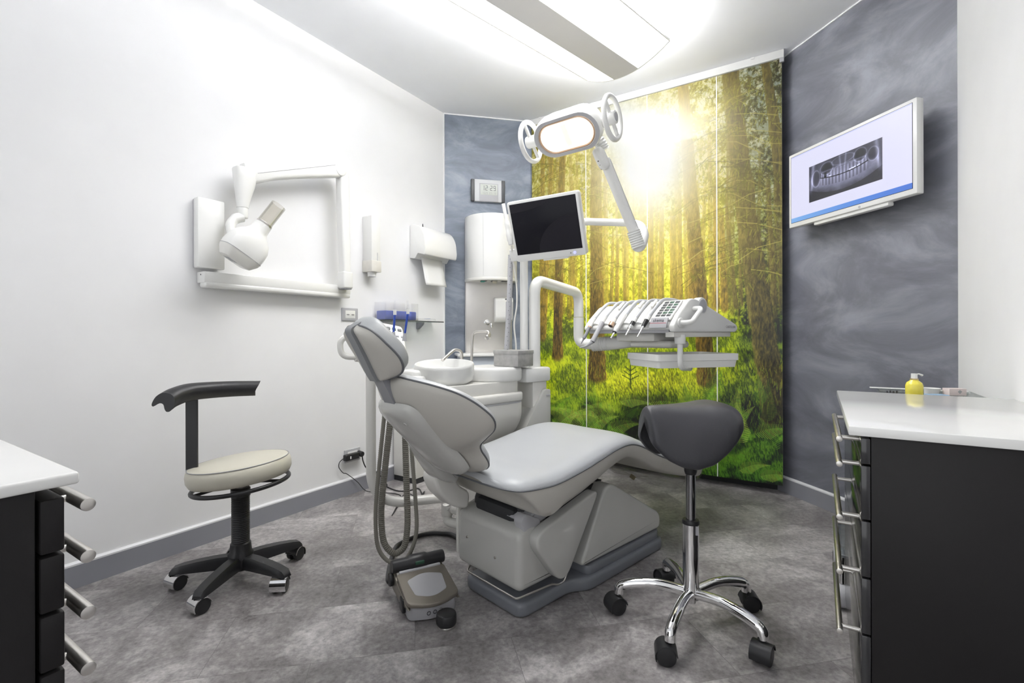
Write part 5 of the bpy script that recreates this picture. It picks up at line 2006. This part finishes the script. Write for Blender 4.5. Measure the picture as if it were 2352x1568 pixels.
# wall spout
s0 = onA(1118, 741, .012)
t = thing('wall_tap', 'small chrome spout on the steel panel above the basin', 'tap', s0)
us, vs = (s0 - P0).dot(tA), s0.z
build('flange', MB(MA).cyl((us, vs, .012), (us, vs, .018), .022, 22, .002), M_chrome, t, True)
build('spout', MB(MA).tube(fil([(us, vs, .015), (us + .02, vs - .002, .09), (us + .025, vs - .04, .10)], .02, 6), .009, 14), M_chrome, t, True)
# washbasin cabinet
u0, u1 = (onA(1050, 815, .25) - P0).dot(tA), .62
vt = onA(1060, 813, .30).z
t = thing('washbasin_cabinet', 'white washbasin cabinet with a thin top, mostly hidden behind the spittoon unit', 'cabinet', MA @ Vector((.35, 0, .18)))
uc0 = (onA(1052, 820, .28) - P0).dot(tA)
build('basin_top', MB(MA).bx((uc0, vt - .02, .015), (uc0 + .46, vt, .30), .006), M_plastic, t, True)
build('body', MB(MA).bx((uc0 + .02, .08, .015), (uc0 + .45, vt - .02, .27), .004), mat('pale blue grey laminate', (.52, .56, .62), .4), t, True)
build('plinth', MB(MA).bx((uc0 + .03, 0, .02), (uc0 + .44, .08, .24)), M_dark, t, True)

#@@TV
# ------------------------------------------------------------------ wall screen with radiograph
nB = Vector((-1, -1, 0)).normalized()       # into the room
tB = Vector((1, -1, 0)).normalized()        # to the right along the wall
cB = -KX / math.sqrt(2)
q = [onp(x, y, nB, cB + .12) for x, y in ((1811, 357), (2105, 225), (2107, 445), (1813, 523))]
ccn = sum(q, Vector()) / 4
tw = ((q[1] - q[0]).dot(tB) + (q[2] - q[3]).dot(tB)) / 2
thh = (q[0].z - q[3].z + q[1].z - q[2].z) / 2
Mtv = frame3(ccn, tB, Vector((0, 0, 1)))
t = thing('wall_screen', 'white framed flat screen showing a dental panoramic radiograph on the slate wall', 'television', ccn)
t.matrix_world = Mtv
WM[t] = Mtv.copy()
hw_, hh2 = tw / 2, thh / 2
build('frame', MB().bx((-hw_, -hh2, -.040), (hw_, hh2, 0), .005, 2), M_plastic, t)
build('black_border', MB().bx((-hw_ + .017, -hh2 + .024, -.001), (hw_ - .017, hh2 - .017, .0008)), M_black, t)


def paint_screen(nx=420, ny=236):
    u, v = np.meshgrid(np.linspace(0, 1, nx), np.linspace(0, 1, ny))
    img = np.zeros((ny, nx, 3))
    img[:] = np.array([214, 214, 238])
    tb = v < .065
    grad = np.stack([60 + 60 * (1 - u), 110 + 60 * (1 - u), 205 + 20 * (1 - u)], -1)
    img[tb] = grad[tb]
    top = v > .985
    img[top] = np.array([190, 196, 236])
    # radiograph
    a0, a1, b0, b1 = .185, .80, .225, .745
    m = (u > a0) & (u < a1) & (v > b0) & (v < b1)
    p = (u - a0) / (a1 - a0)
    q_ = (v - b0) / (b1 - b0)
    x = (p - .5) * 2
    n1 = fbm(p * 9, q_ * 5, 5, 4) - .5
    g = 62 + 70 * n1
    # jaw band: upward smile
    cv = .30 + .26 * x * x
    jaw = np.exp(-((q_ - cv) / .17) ** 2) * (np.abs(x) < .92)
    g = g + 72 * jaw
    under = sst(.16, .02, q_ - (cv - .2)) * 1.0
    g = np.where(q_ < cv - .21, 36 + 10 * n1, g)
    bite = .50 + .20 * x * x
    up_t = (np.abs(x) < .62) & (q_ > bite) & (q_ < bite + .19)
    lo_t = (np.abs(x) < .66) & (q_ < bite - .015) & (q_ > bite - .21)
    tooth = .5 + .5 * np.cos(p * 2 * PI * 21)
    g = np.where(up_t, 96 + 84 * tooth ** .7 * (1 - .5 * (q_ - bite) / .19) + 30 * n1, g)
    g = np.where(lo_t, 88 + 92 * tooth ** .7 * (1 + .5 * (q_ - bite) / .21) + 30 * n1, g)
    gap = (np.abs(q_ - bite + .008) < .014) & (np.abs(x) < .66)
    g = np.where(gap, 16, g)
    for (cx, hw2) in ((.30, .05), (.22, .05), (.42, .04), (-.36, .035)):
        g = np.where((np.abs(x - cx) < hw2) & (np.abs(q_ - bite - .022) < .016), 236, g)
    miss = (np.abs(x + .50) < .035) & (q_ > bite - .01) & (q_ < bite + .13)
    g = np.where(miss, 18, g)
    for (cx, cy, rx, ry, k) in ((-.46, .78, .17, .15, 24), (.46, .80, .15, .15, 20), (.78, .70, .12, .15, 46), (-.78, .60, .11, .2, 52), (0, .86, .28, .1, 74)):
        e = ((x - cx) / rx) ** 2 + ((q_ - cy) / ry) ** 2
        g = g + (k - g) * np.clip(1.4 - e, 0, 1) * .85
        g = g + 46 * np.exp(-((e - 1.25) / .22) ** 2)
    for s in (-1, 1):
        g = g + 70 * np.exp(-((x - s * (.93 - .12 * (q_ - .4))) / .05) ** 2) * sst(.15, .4, q_)
        g = g + 50 * np.exp(-((x - s * .06 - s * .1 * (q_ - .7)) / .025) ** 2) * sst(.62, .75, q_)
    pal = np.exp(-((q_ - (.72 - .02 * x * x)) / .02) ** 2) * (np.abs(x) < .6)
    g = g + 60 * pal
    g = np.clip(g, 8, 245)
    rg = np.stack([g * .93, g * .94, g * 1.08 + 6], -1)
    img = np.where(m[..., None], rg, img)
    img = np.clip(img, 0, 255) / 255
    return np.where(img <= .04045, img / 12.92, ((img + .055) / 1.055) ** 2.4).astype(np.float32)


M_scr = print_mat('lit screen picture', 1.0, .35, emis=.93)
sx0, sx1, sy0_, sy1_ = -hw_ + .019, hw_ - .019, -hh2 + .026, hh2 - .019
print_sheet('screen_picture', paint_screen(), lambda u, v: (sx0 + (sx1 - sx0) * u, sy0_ + (sy1_ - sy0_) * v, .0012), M_scr, t)
build('speaker_bar', MB().bx((-hw_ * .55, -hh2 - .018, -.045), (hw_ * .62, -hh2 + .002, -.010), .006), M_plastic, t)
build('button', MB().cyl((hw_ * .24, -hh2 + .010, 0), (hw_ * .24, -hh2 + .010, .002), .006, 18), M_lgrey, t)
build('wall_bracket', MB().bx((-.12, -.10, -.119), (.12, .10, -.038), .004), M_gink, t)

#@@STOOLS
# ------------------------------------------------------------------ casters


def caster(parent, loc, rz, rw, hub_m, hood, ch_m=None):
    """twin-wheel caster under parent; loc on the floor in parent's coordinates"""
    M = Matrix.Translation(Vector(loc)) @ Matrix.Rotation(rz, 4, 'Z')
    c = build('caster', MB(M).cyl((0, 0, rw * 1.4), (0, 0, rw * 2.55), .0065, 12).bx((-.006, -.008, rw * .7), (.03, .008, rw * 1.75), .005), ch_m or hub_m, parent)
    for s in (-1, 1):
        wh = build('wheel', MB(M).cyl((.012, s * .008, rw), (.012, s * .026, rw), rw, 28, .003), M_black, c)
    if hood:
        hb_ = []
        for k in range(13):
            a = -.15 * PI + 1.1 * PI * k / 12
            hb_.append((.012 + (rw + .004) * math.cos(a), rw + (rw + .004) * math.sin(a)))
        inn = [(.012 + (rw + .001) * math.cos(-.15 * PI + 1.1 * PI * k / 12), rw + (rw + .001) * math.sin(-.15 * PI + 1.1 * PI * k / 12)) for k in range(12, -1, -1)]
        build('hood', MB(M).prism(hb_ + inn, lambda a, b, h: Vector((a, h, b)), -.029, .029), hood, c)
    return c


# ------------------------------------------------------------------ assistant's stool, cream seat
SO = Vector((-1.955, 1.040, 0))
st = thing('operator_stool', 'rolling stool with round cream seat and curved black backrest by the left wall', 'stool', SO)


def sp(name, mb, m, parent=st, sharp=38):
    return build(name, mb, m, parent, True, sharp)


legs = [(423, 1338), (468, 1394), (654.5, 1349), (664, 1284), (553, 1315.5)]
ang = []
for (x, y) in legs[:4]:
    p = onZ(x, y, 0) - SO
    ang.append(math.atan2(p.y, p.x))
base_a = [-2.47, -1.215, .042, 1.30, 2.555]
rot0 = sum(((ang[i] - base_a[i] + PI) % (2 * PI) - PI) for i in range(4)) / 4
for i in range(5):
    a = base_a[i] + rot0
    dv = Vector((math.cos(a), math.sin(a), 0))
    nv = Vector((-dv.y, dv.x, 0))
    rings = []
    for q, zt_, zb, hw2 in ((.02, .105, .055, .024), (.08, .104, .058, .024), (.15, .097, .058, .024), (.205, .088, .058, .0235), (.235, .080, .058, .0225), (.246, .066, .056, .019)):
        rings.append([SO + dv * q + nv * s_ * hw2 + Vector((0, 0, z_)) for s_, z_ in ((-1, zb), (1, zb), (1, zt_ - .012), (.72, zt_), (-.72, zt_), (-1, zt_ - .012))])
    sp('leg', MB().loft(rings), M_black)
    caster(st, dv * .215, a + (.9, -.5, -1.1, .4, 1.3)[i], .0275, M_chrome, M_chrome)
sp('hub', MB().lathe([(.0005, .05), (.04, .05), (.045, .06), (.046, .11), (.040, .118), (.037, .15), (.032, .155), (.0005, .155)], Matrix.Translation(SO), 28), M_black)
prof = [(.0005, .14)]
for k in range(53):
    z = .152 + .185 * k / 52
    prof.append((.0335 if k % 2 == 0 else .0312, z))
prof += [(.0355, .337), (.0355, .367), (.030, .372), (.0005, .372)]
sp('bellows_column', MB().lathe(prof, Matrix.Translation(SO), 28), M_black)
sp('piston', MB().cyl(SO + Vector((0, 0, .36)), SO + Vector((0, 0, .415)), .02, 16), M_steel)
tilt = Matrix.Translation(SO + Vector((0, 0, .44))) @ Matrix.Rotation(math.radians(5.5), 4, -F) @ Matrix.Scale(.905, 4)
seat_p = [(.0005, -.038), (.17, -.038), (.196, -.032), (.206, -.012), (.207, .012), (.203, .030), (.194, .042), (.17, .047), (.0005, .049)]
se = sp('seat', MB().lathe(seat_p, tilt, 48), M_cream, sharp=60)
sp('piping', MB().tube([tilt @ Vector((.1975 * math.cos(2 * PI * k / 60), .1975 * math.sin(2 * PI * k / 60), .0405)) for k in range(60)], .0018, 6, closed=True), M_gink, se)
rg = sp('foot_ring', MB().tube([tilt @ Vector((.190 * math.cos(2 * PI * k / 60), .190 * math.sin(2 * PI * k / 60), -.058)) for k in range(60)], .0085, 10, closed=True), M_black)
for k in range(3):
    a = 2 * PI * k / 3 + .4
    sp('ring_spoke', MB().tube([tilt @ Vector((0, 0, -.05)), tilt @ Vector((.188 * math.cos(a), .188 * math.sin(a), -.056))], .006, 8), M_black, rg)
# backrest post and curved bar
ds = 1.86
p0, p1 = D(441, 1075, 1.86), D(438, 925, 1.86)
p1 = Vector((p0.x, p0.y, p1.z))
pv = RR.copy()
pv.z = 0
pv.normalize()
pdv = Vector((-pv.y, pv.x, 0))
sp('back_post', MB().loft([[Vector((p0.x, p0.y, z)) + pv * a + pdv * b for a, b in ((-.022, -.004), (.022, -.004), (.022, .004), (-.022, .004))] for z in (p0.z - .04, p0.z + .05, p1.z + .02)]), M_black)
sp('post_arm', MB().tube([SO + Vector((0, 0, .39)), Vector((p0.x, p0.y, p0.z - .035))], .012, 10), M_black)
bar = [D(375, 920, 1.73), D(395, 908, 1.77), D(430, 897, 1.83), D(480, 892, 1.90), D(540, 889, 1.96), D(590, 888, 2.0)]
bs = spl(bar, 8)
rings = []
for i, p in enumerate(bs):
    tg_ = (bs[min(i + 1, len(bs) - 1)] - bs[max(i - 1, 0)])
    tg_.z = 0
    tg_.normalize()
    nn = Vector((tg_.y, -tg_.x, 0))
    q = i / (len(bs) - 1)
    sc2 = 1.18 - .16 * q
    pr_ = spl([Vector((a, b, 0)) for a, b in [(.036, -.006), (.024, -.030), (.011, -.034), (.004, -.026), (.0, -.012), (-.012, -.008), (-.032, -.018), (-.037, -.010), (-.024, .012), (-.002, .024), (.022, .021), (.034, .010)]], 3, True)
    rings.append([p + (nn * v.x + Vector((0, 0, v.y))) * sc2 + tg_ * (.55 * v.y * (1 if i == len(bs) - 1 else 0)) for v in pr_])
sp('backrest', MB().loft(rings), M_black, sharp=50)

# ------------------------------------------------------------------ saddle stool
SD = Vector((-.366, 1.700, 0))
sd = thing('saddle_stool', 'black leather saddle stool on a chrome five-star base in front of the patient chair', 'stool', SD)


def dp_(name, mb, m, parent=sd, sharp=38):
    return build(name, mb, m, parent, True, sharp)


cs = [(1419, 1406), (1546, 1522), (1754, 1516), (1715, 1400), (1535, 1339)]
an_ = []
for (x, y) in cs:
    p = onZ(x, y, 0) - SD
    an_.append(math.atan2(p.y, p.x))
b0_ = an_[0]
rot1 = sum(((an_[i] - (b0_ + i * 2 * PI / 5) + PI) % (2 * PI) - PI) for i in range(5)) / 5
for i in range(5):
    a = b0_ + rot1 + i * 2 * PI / 5
    dv = Vector((math.cos(a), math.sin(a), 0))
    pts = spl([SD + dv * .012 + Vector((0, 0, .105)), SD + dv * .10 + Vector((0, 0, .118)), SD + dv * .17 + Vector((0, 0, .112)), SD + dv * .218 + Vector((0, 0, .100)), SD + dv * .236 + Vector((0, 0, .088)), SD + dv * .240 + Vector((0, 0, .066))], 6)
    dp_('leg', MB().tube(pts, [.0165] * 10 + [.0175] * 10 + [.0165] * (len(pts) - 20), 14), M_chrome)
    caster(sd, dv * .240, a + (.6, -1.2, -1.4, -.5, .3)[i], .029, M_black, M_black, M_black)
dp_('column', MB().lathe([(.0005, .072), (.016, .072), (.017, .085), (.028, .088), (.0275, .12), (.0262, .13), (.0262, .345), (.0005, .346)], Matrix.Translation(SD), 32), M_chrome)
dp_('column_collar', MB().lathe([(.014, .338), (.028, .338), (.0285, .345), (.026, .351), (.014, .352)], Matrix.Translation(SD), 32), M_black)
dp_('piston', MB().cyl(SD + Vector((0, 0, .345)), SD + Vector((0, 0, .535)), .0158, 24), mat('dark chrome', (.35, .35, .36), .12, metal=1.0))
dp_('rating_label', MB().box(SD + (-F * .0262 + RR * .012) + Vector((0, 0, .322)), (.009, .001, .03), rz=YAW), M_lgrey)
dp_('seat_mount', MB().lathe([(.0005, .505), (.018, .505), (.021, .515), (.022, .55), (.0005, .56)], Matrix.Translation(SD), 24), M_black)
# saddle: long axis left-right as seen, flaps hanging to both sides
sa = math.radians(10)
la = (R0 * math.cos(sa) + F * math.sin(sa)).normalized()        # towards the broad back
fa = Vector((-la.y, la.x, 0))
rings = []
NL = 30
UD = [-.168, -.154, -.12, -.08, -.04, .01, .05, .085, .115, .136, .148]
DR = [.098, .122, .160, .180, .186, .172, .142, .106, .070, .044, .026]
WD = [.055, .068, .085, .105, .122, .135, .142, .140, .122, .088, .03]
RG = [.736, .742, .744, .744, .745, .748, .752, .752, .744, .728, .708]
for i in range(NL + 1):
    u = -.168 + .316 * (i / NL)
    drop = float(np.interp(u, UD, DR))
    wid = float(np.interp(u, UD, WD))
    ridge = float(np.interp(u, UD, RG))
    flat_ = float(np.interp(u, [-.168, .0, .14], [1.5, 2.0, 2.6]))
    tk = .034 if i not in (0, NL) else .020
    outer, inner = [], []
    for k in range(33):
        w_ = -1 + 2 * k / 32
        aw = abs(w_)
        off_ = math.copysign(wid * math.sin(aw * PI / 2) ** .9, w_)
        z_ = ridge - drop * aw ** flat_
        outer.append((off_, z_))
        inner.append((math.copysign(max(0, abs(off_) - tk * .8 * aw), w_), z_ - tk * (1 - .75 * aw)))
    prof_ = outer + [(math.copysign(wid * .93, 1), ridge - drop - .012)] + inner[::-1] + [(-wid * .93, ridge - drop - .012)]
    du_ = (.012 if i == 0 else (-.012 if i == NL else 0))
    rings.append([SD + la * (u + du_ * 0) + fa * o_ + Vector((0, 0, z_)) for o_, z_ in prof_])
o = dp_('seat', MB().loft(rings), M_leather, sharp=80)
sub = o.modifiers.new('smooth', 'SUBSURF')
sub.levels = 1
sub.render_levels = 1
lv = D(1655, 1038, 1.72)
dp_('tilt_lever', MB().tube([SD + la * .03 + Vector((0, 0, .56)), SD + la * .10 + Vector((0, 0, .565)), lv], [.008, .010, .012], 10), M_black)
dp_('lever_knob', MB().cyl(lv - R0 * .014, lv + R0 * .016, .017, 18, .005), M_black)

#@@PEDAL
# ------------------------------------------------------------------ foot control
fcx = onZ(962, 1372, 0)
pn = (onZ(935, 1408, 0) - onZ(1035, 1380, 0)).normalized()      # along the front edge, leftwards
px_ = -pn                                                        # pedal's x: to the right along its front
py_ = Vector((-px_.y, px_.x, 0))
if py_.dot(F) < 0:
    py_ = -py_
FCM = frame3(onZ(942, 1438, 0), px_, py_)
ft = thing('foot_control', 'grey and bronze foot pedal with black roller on the floor by the chair', 'foot pedal', FCM.translation)
ft.matrix_world = FCM
WM[ft] = FCM.copy()


def fp(name, mb, m, parent=ft):
    return build(name, mb, m, parent)


PW = .175
PL = .22
base_poly = p2([(0, .02), (PW * .5, -.012), (PW, .02), (PW * .97, PL), (.03 * PW, PL)], [.02, .3, .02, .02, .02], 8)
fp('base', MB().prism(base_poly, flat, .004, .055, .006, 2), M_lgrey)
# sloping bronze deck
deck = p2([(-.006, .012), (PW * .5, -.03), (PW + .006, .012), (PW + .004, PL * .74), (-.004, PL * .74)], [.015, .2, .015, .01, .01], 8)
inner = p2([(.03, .038), (PW * .5, .012), (PW - .03, .038), (PW - .022, .115), (PW * .5, .142), (.022, .115)], [.01, .15, .01, .01, .15, .01], 8)


def dz(y):
    return .062 + .22 * max(0.0, y)


fp('deck', MB().prism(deck, lambda a, b, h: Vector((a, b, dz(b) + h)), -.010, .006, .004, 2), M_ped)
fp('foot_plate', MB().prism(inner, lambda a, b, h: Vector((a, b, dz(b) + h)), .004, .0085, .002, 2), M_lgrey)
for sx in (0, 1):
    x0 = -.006 if sx == 0 else PW - .004
    ck = p2([(.0, .05), (.18, .085), (PL, .13), (PL + .012, .08), (PL, .03), (.10, .03)], [.01, .03, .02, .03, .02, .02], 5)
    fp('cheek', MB().prism(ck, lambda a, b, h: Vector((h, a, b)), x0, x0 + .010, .002), M_ped)
fp('roller', MB().lathe([(.0005, -.012), (.022, -.012), (.024, -.006), (.024, .045), (.029, .055), (.029, .115), (.024, .125), (.024, PW + .008), (.022, PW + .014), (.0005, PW + .014)], Matrix.Translation((0, PL * .90, .118)) @ Matrix.Rotation(PI / 2, 4, 'Y'), 24), M_black)
fp('roller_badge', MB().bx((.07, PL * .90 - .030, .118), (.105, PL * .90 - .022, .130), .002), M_green)
fp('light_bar', MB().bx((.008, PL * .74, .085), (PW - .008, PL * .80, .108), .004), M_lgrey)
fp('side_button', MB().cyl((-.006, PL * .93, .07), (-.022, PL * .93, .07), .024, 24, .004), M_black)
fp('side_grip', MB().bx((-.012, .055, .014), (.004, .095, .062), .006), M_black)
fp('puck', MB().cyl((PW * .62, -.055, .006), (PW * .62, -.055, .046), .034, 32, .008), M_black)
fp('puck_foot', MB().cyl((PW * .62, -.055, .0), (PW * .62, -.055, .008), .032, 32, .002), M_steel)
fp('puck_stem', MB().tube([(PW * .6, .02, .03), (PW * .62, -.05, .026)], .008, 10), M_lgrey)
for k, s in enumerate(('o', 'I', 'o')):
    lp = [Vector((PW * .36 + .022 * k + .006 * math.cos(2 * PI * j / 16), 0, .030 + .006 * math.sin(2 * PI * j / 16))) for j in range(16)]
    yy_ = -.002 - .006 * math.sin(PI * (.36 + .125 * k))
    fp('icon', MB().tube([p + Vector((0, yy_, 0)) for p in lp], .0012, 6, closed=True), M_ink)
pts = [FCM @ Vector((.01, PL * .95, .06)), FCM @ Vector((-.012, PL + .03, .05)), onZ(905, 1265, .012), onZ(925, 1245, .012), onZ(970, 1228, .012), onZ(1010, 1225, .012), onZ(1050, 1235, .012), ch((-.16, -.25, .03))]
build('cable', MB().tube(spl(pts, 10), .0105, 12), M_black, ft, True)

#@@CABS
# ------------------------------------------------------------------ right drawer cabinet
cz = .78
dA = onZ(1949, 978, cz)
dB = onZ(1921.5, 896.1, cz)
X0 = (dA.x + dB.x) / 2
Y0, Y1 = dA.y, dB.y
t = thing('drawer_cabinet', 'black drawer cabinet with long white top and bar handles at the right', 'cabinet', (X0 + .22, (Y0 + Y1) / 2, 0))
build('worktop', MB().bx((X0, Y0, cz - .020), (RX - .001, Y1, cz), .003, 2), M_top, t, True)
bx0 = X0 + .022
build('body', MB().bx((bx0 + .018, Y0 + .012, .06), (RX - .002, Y1 - .012, cz - .020), .001), M_cab, t, True)
build('plinth', MB().bx((bx0 + .05, Y0 + .03, 0), (RX - .002, Y1 - .03, .06)), M_black, t, True)
zs_ = [cz - .024]
e1_, e2_, e3_, e4_ = [onp(1960, yy, (0, 1, 0), Y0 + .012).z for yy in (1065, 1191, 1321, 1451)]
zs_ += [e1_, e2_, e3_, e4_, .065]
for k in range(5):
    a_, b_2 = zs_[k + 1] + .002, zs_[k] - .002
    dr = build('drawer', MB().bx((bx0, Y0 + .012, a_), (bx0 + .017, Y1 - .012, b_2), .002), M_drawer, t, True)
    hz = [onp(1922, yy, (1, 0, 0), X0 - .012).z for yy in (1002, 1058, 1168, 1278, 1388)][k]
    hz = [cz - .018, e1_ + .006, e2_ + .022, e3_ + .012, e4_ + .014][k]
    hz = a_ + (b_2 - a_) * .62 if k != 0 else b_2 - .012
    if k > 0:
        hz = a_ + (b_2 - a_) * .92
    ya_, yb_ = Y0 + .045, Y1 - .36
    xh = bx0 - .037
    hn_ = build('handle', MB().cyl((xh, ya_, hz), (xh, yb_, hz), .0065, 18, .0008), M_steel, dr, True)
    for yy in (ya_ + .03, yb_ - .03):
        build('standoff', MB().cyl((xh, yy, hz), (bx0 + .002, yy, hz), .005, 12), M_steel, hn_, True)

# ------------------------------------------------------------------ left drawer cabinet
cz2 = .80
lc_ = onZ(184, 1082, cz2)
t = thing('drawer_cabinet', 'black drawer cabinet with white top at the near left, its drawer edges showing', 'cabinet', (lc_.x - .3, lc_.y - .3, 0))
WX0, WY0 = LX + .02, lc_.y - .55
WX0 = lc_.x - 1.0
build('worktop', MB().bx((WX0, WY0, cz2 - .016), (lc_.x, lc_.y, cz2), .004, 3), M_top, t, True)
bx1 = onp(120, 1130, (0, 1, 0), lc_.y - .045).x
build('body', MB().bx((WX0 + .01, WY0 + .01, .06), (lc_.x - .014, lc_.y - .040, cz2 - .016), .001), M_cab, t, True)
build('plinth', MB().bx((WX0 + .03, WY0 + .03, 0), (lc_.x - .03, lc_.y - .07, .06)), M_black, t, True)
kz = [cz2 - .026] + [onp(150, yy, (1, 0, 0), lc_.x - .014).z for yy in (1264, 1396, 1528)]
stp = kz[2] - kz[3]
while kz[-1] - stp > .1:
    kz.append(kz[-1] - stp)
kz.append(.065)
for k in range(len(kz) - 1):
    a_, b_2 = kz[k + 1] + .002, kz[k] - (.002 if k else .006)
    dr = build('drawer', MB().bx((WX0 + .01, lc_.y - .036, a_), (lc_.x - .012, lc_.y - .012, b_2), .003), M_cab, t, True)
    hz = b_2 - (.016 if k == 0 else .012)
    yh = lc_.y + .010
    xe = lc_.x - .006
    hn_ = build('handle', MB().cyl((xe - .42, yh, hz), (xe, yh, hz), .0085, 24, .0008), M_steel, dr, True)
    for xx_ in (xe - .06, xe - .36):
        build('standoff', MB().cyl((xx_, yh, hz), (xx_, lc_.y - .013, hz), .005, 12), M_steel, hn_, True)

# ------------------------------------------------------------------ trolley and things on it, behind the right cabinet
TZ = .760
t = thing('glass_trolley', 'wheeled glass trolley with a white back rail behind the right drawer cabinet', 'trolley', (.27, 2.30, 0))
build('top_shelf', MB().bx((.20, 2.075, TZ - .008), (.485, 2.46, TZ), .002), M_glassed, t, True)
build('lower_shelf', MB().bx((.065, 2.085, .18), (.475, 2.45, .19), .002), M_glassed, t, True)
build('back_rail', MB().bx((.175, 2.405, TZ), (.47, 2.43, D(2000, 889, 1.93).z), .006, 3), M_plastic, t, True)
for x in (.07, .47):
    for y in (2.09, 2.44):
        build('leg', MB().cyl((x, y, .085), (x, y, .18 if x < .1 else TZ - .008), .010, 14), M_chrome, t, True)
        cst = build('caster', MB().cyl((x, y, .06), (x, y, .09), .007, 10), M_chrome, t, True)
        build('wheel', MB().cyl((x - .018, y, .042), (x + .018, y, .042), .042, 28, .006), M_lgrey, cst, True)
        build('hub', MB().cyl((x - .020, y, .042), (x + .020, y, .042), .022, 20, .003), M_black, cst, True)


def onTZ(x, d):
    p = D(x, 900, d)
    p.z = TZ + .0008
    return p


b0 = onTZ(2100, 1.655)
t = thing('pump_bottle', 'yellow pump bottle with white flip spout at the back edge of the white worktop', 'bottle', b0)
T = Matrix.Translation(b0) @ Matrix.Scale(.82, 4)
build('bottle', MB(T).lathe([(.0005, 0), (.028, 0), (.030, .004), (.030, .048), (.026, .060), (.015, .069), (.0125, .074), (.0005, .074)], None, 32), M_yellow, t, True)
build('collar', MB(T).lathe([(.012, .072), (.0145, .073), (.0145, .077), (.012, .078), (.0005, .078)], None, 24), M_brass, t, True)
build('pump_cap', MB(T).lathe([(.0005, .077), (.0115, .077), (.011, .098), (.0005, .099)], None, 24), M_plastic, t, True)
build('spout', MB(T).tube([Vector((0, 0, .094)), R0 * .02 + Vector((0, 0, .096)), R0 * .034 + Vector((0, 0, .090))], [.003, .003, .0045], 10), M_plastic, t, True)
build('print', MB(T).box(R0 * .018 - F * .0245 + Vector((0, 0, .022)), (.0012, .001, .026), rz=YAW + .6), M_ink, t, True)
d0 = onTZ(2137, 1.74)
mb = MB()
mb.lathe([(.0005, 0), (.022, 0), (.030, .021), (.028, .021), (.020, .003), (.0005, .003)], Matrix.Translation(d0), 32)
single('white_dish', mb, M_plastic, 'small white dish right behind the yellow bottle on the trolley', 'dish')
Mb = Matrix.Translation(onTZ(2192, 1.70)) @ Matrix.Rotation(YAW - .1, 4, 'Z')
t = thing('carton', 'small pale pink cardboard carton near the white wall behind the right worktop', 'carton', Mb.translation)
build('box', MB(Mb).bx((-.028, -.016, 0), (.028, .016, .024), .001), M_pink, t, True)
build('emblem', MB(Mb).prism([(.006, .006), (.013, .014), (.006, .020), (-.001, .014)], lambda a, b, h: Vector((a, h, b)), -.0166, -.0160), M_gink, t, True)
Mb = Matrix.Translation(onTZ(2062, 1.73)) @ Matrix.Rotation(YAW - .2, 4, 'Z')
t = thing('instrument_organiser', 'flat clear organiser with small dark tools left of the yellow bottle', 'organiser', Mb.translation)
build('tray', MB(Mb).bx((-.055, -.025, 0), (.035, .025, .014), .003), M_film, t, True)
for k in range(4):
    build('tool', MB(Mb).bx((-.045 + .010 * k, -.020, .004), (-.040 + .010 * k, -.015, .013 + .002 * (k % 2)), .001), M_ink, t, True)
mb = MB(Matrix.Translation(onTZ(2150, 1.66)) @ Matrix.Rotation(YAW - .2, 4, 'Z'))
mb.bx((-.030, -.02, 0), (.030, .02, .008), .002)
single('leaflet_pack', mb, mat('pale blue print', (.30, .45, .62), .5, var=.2, vscale=40), 'pale blue flat pack lying between the bottle and the carton', 'pack')
#@@END
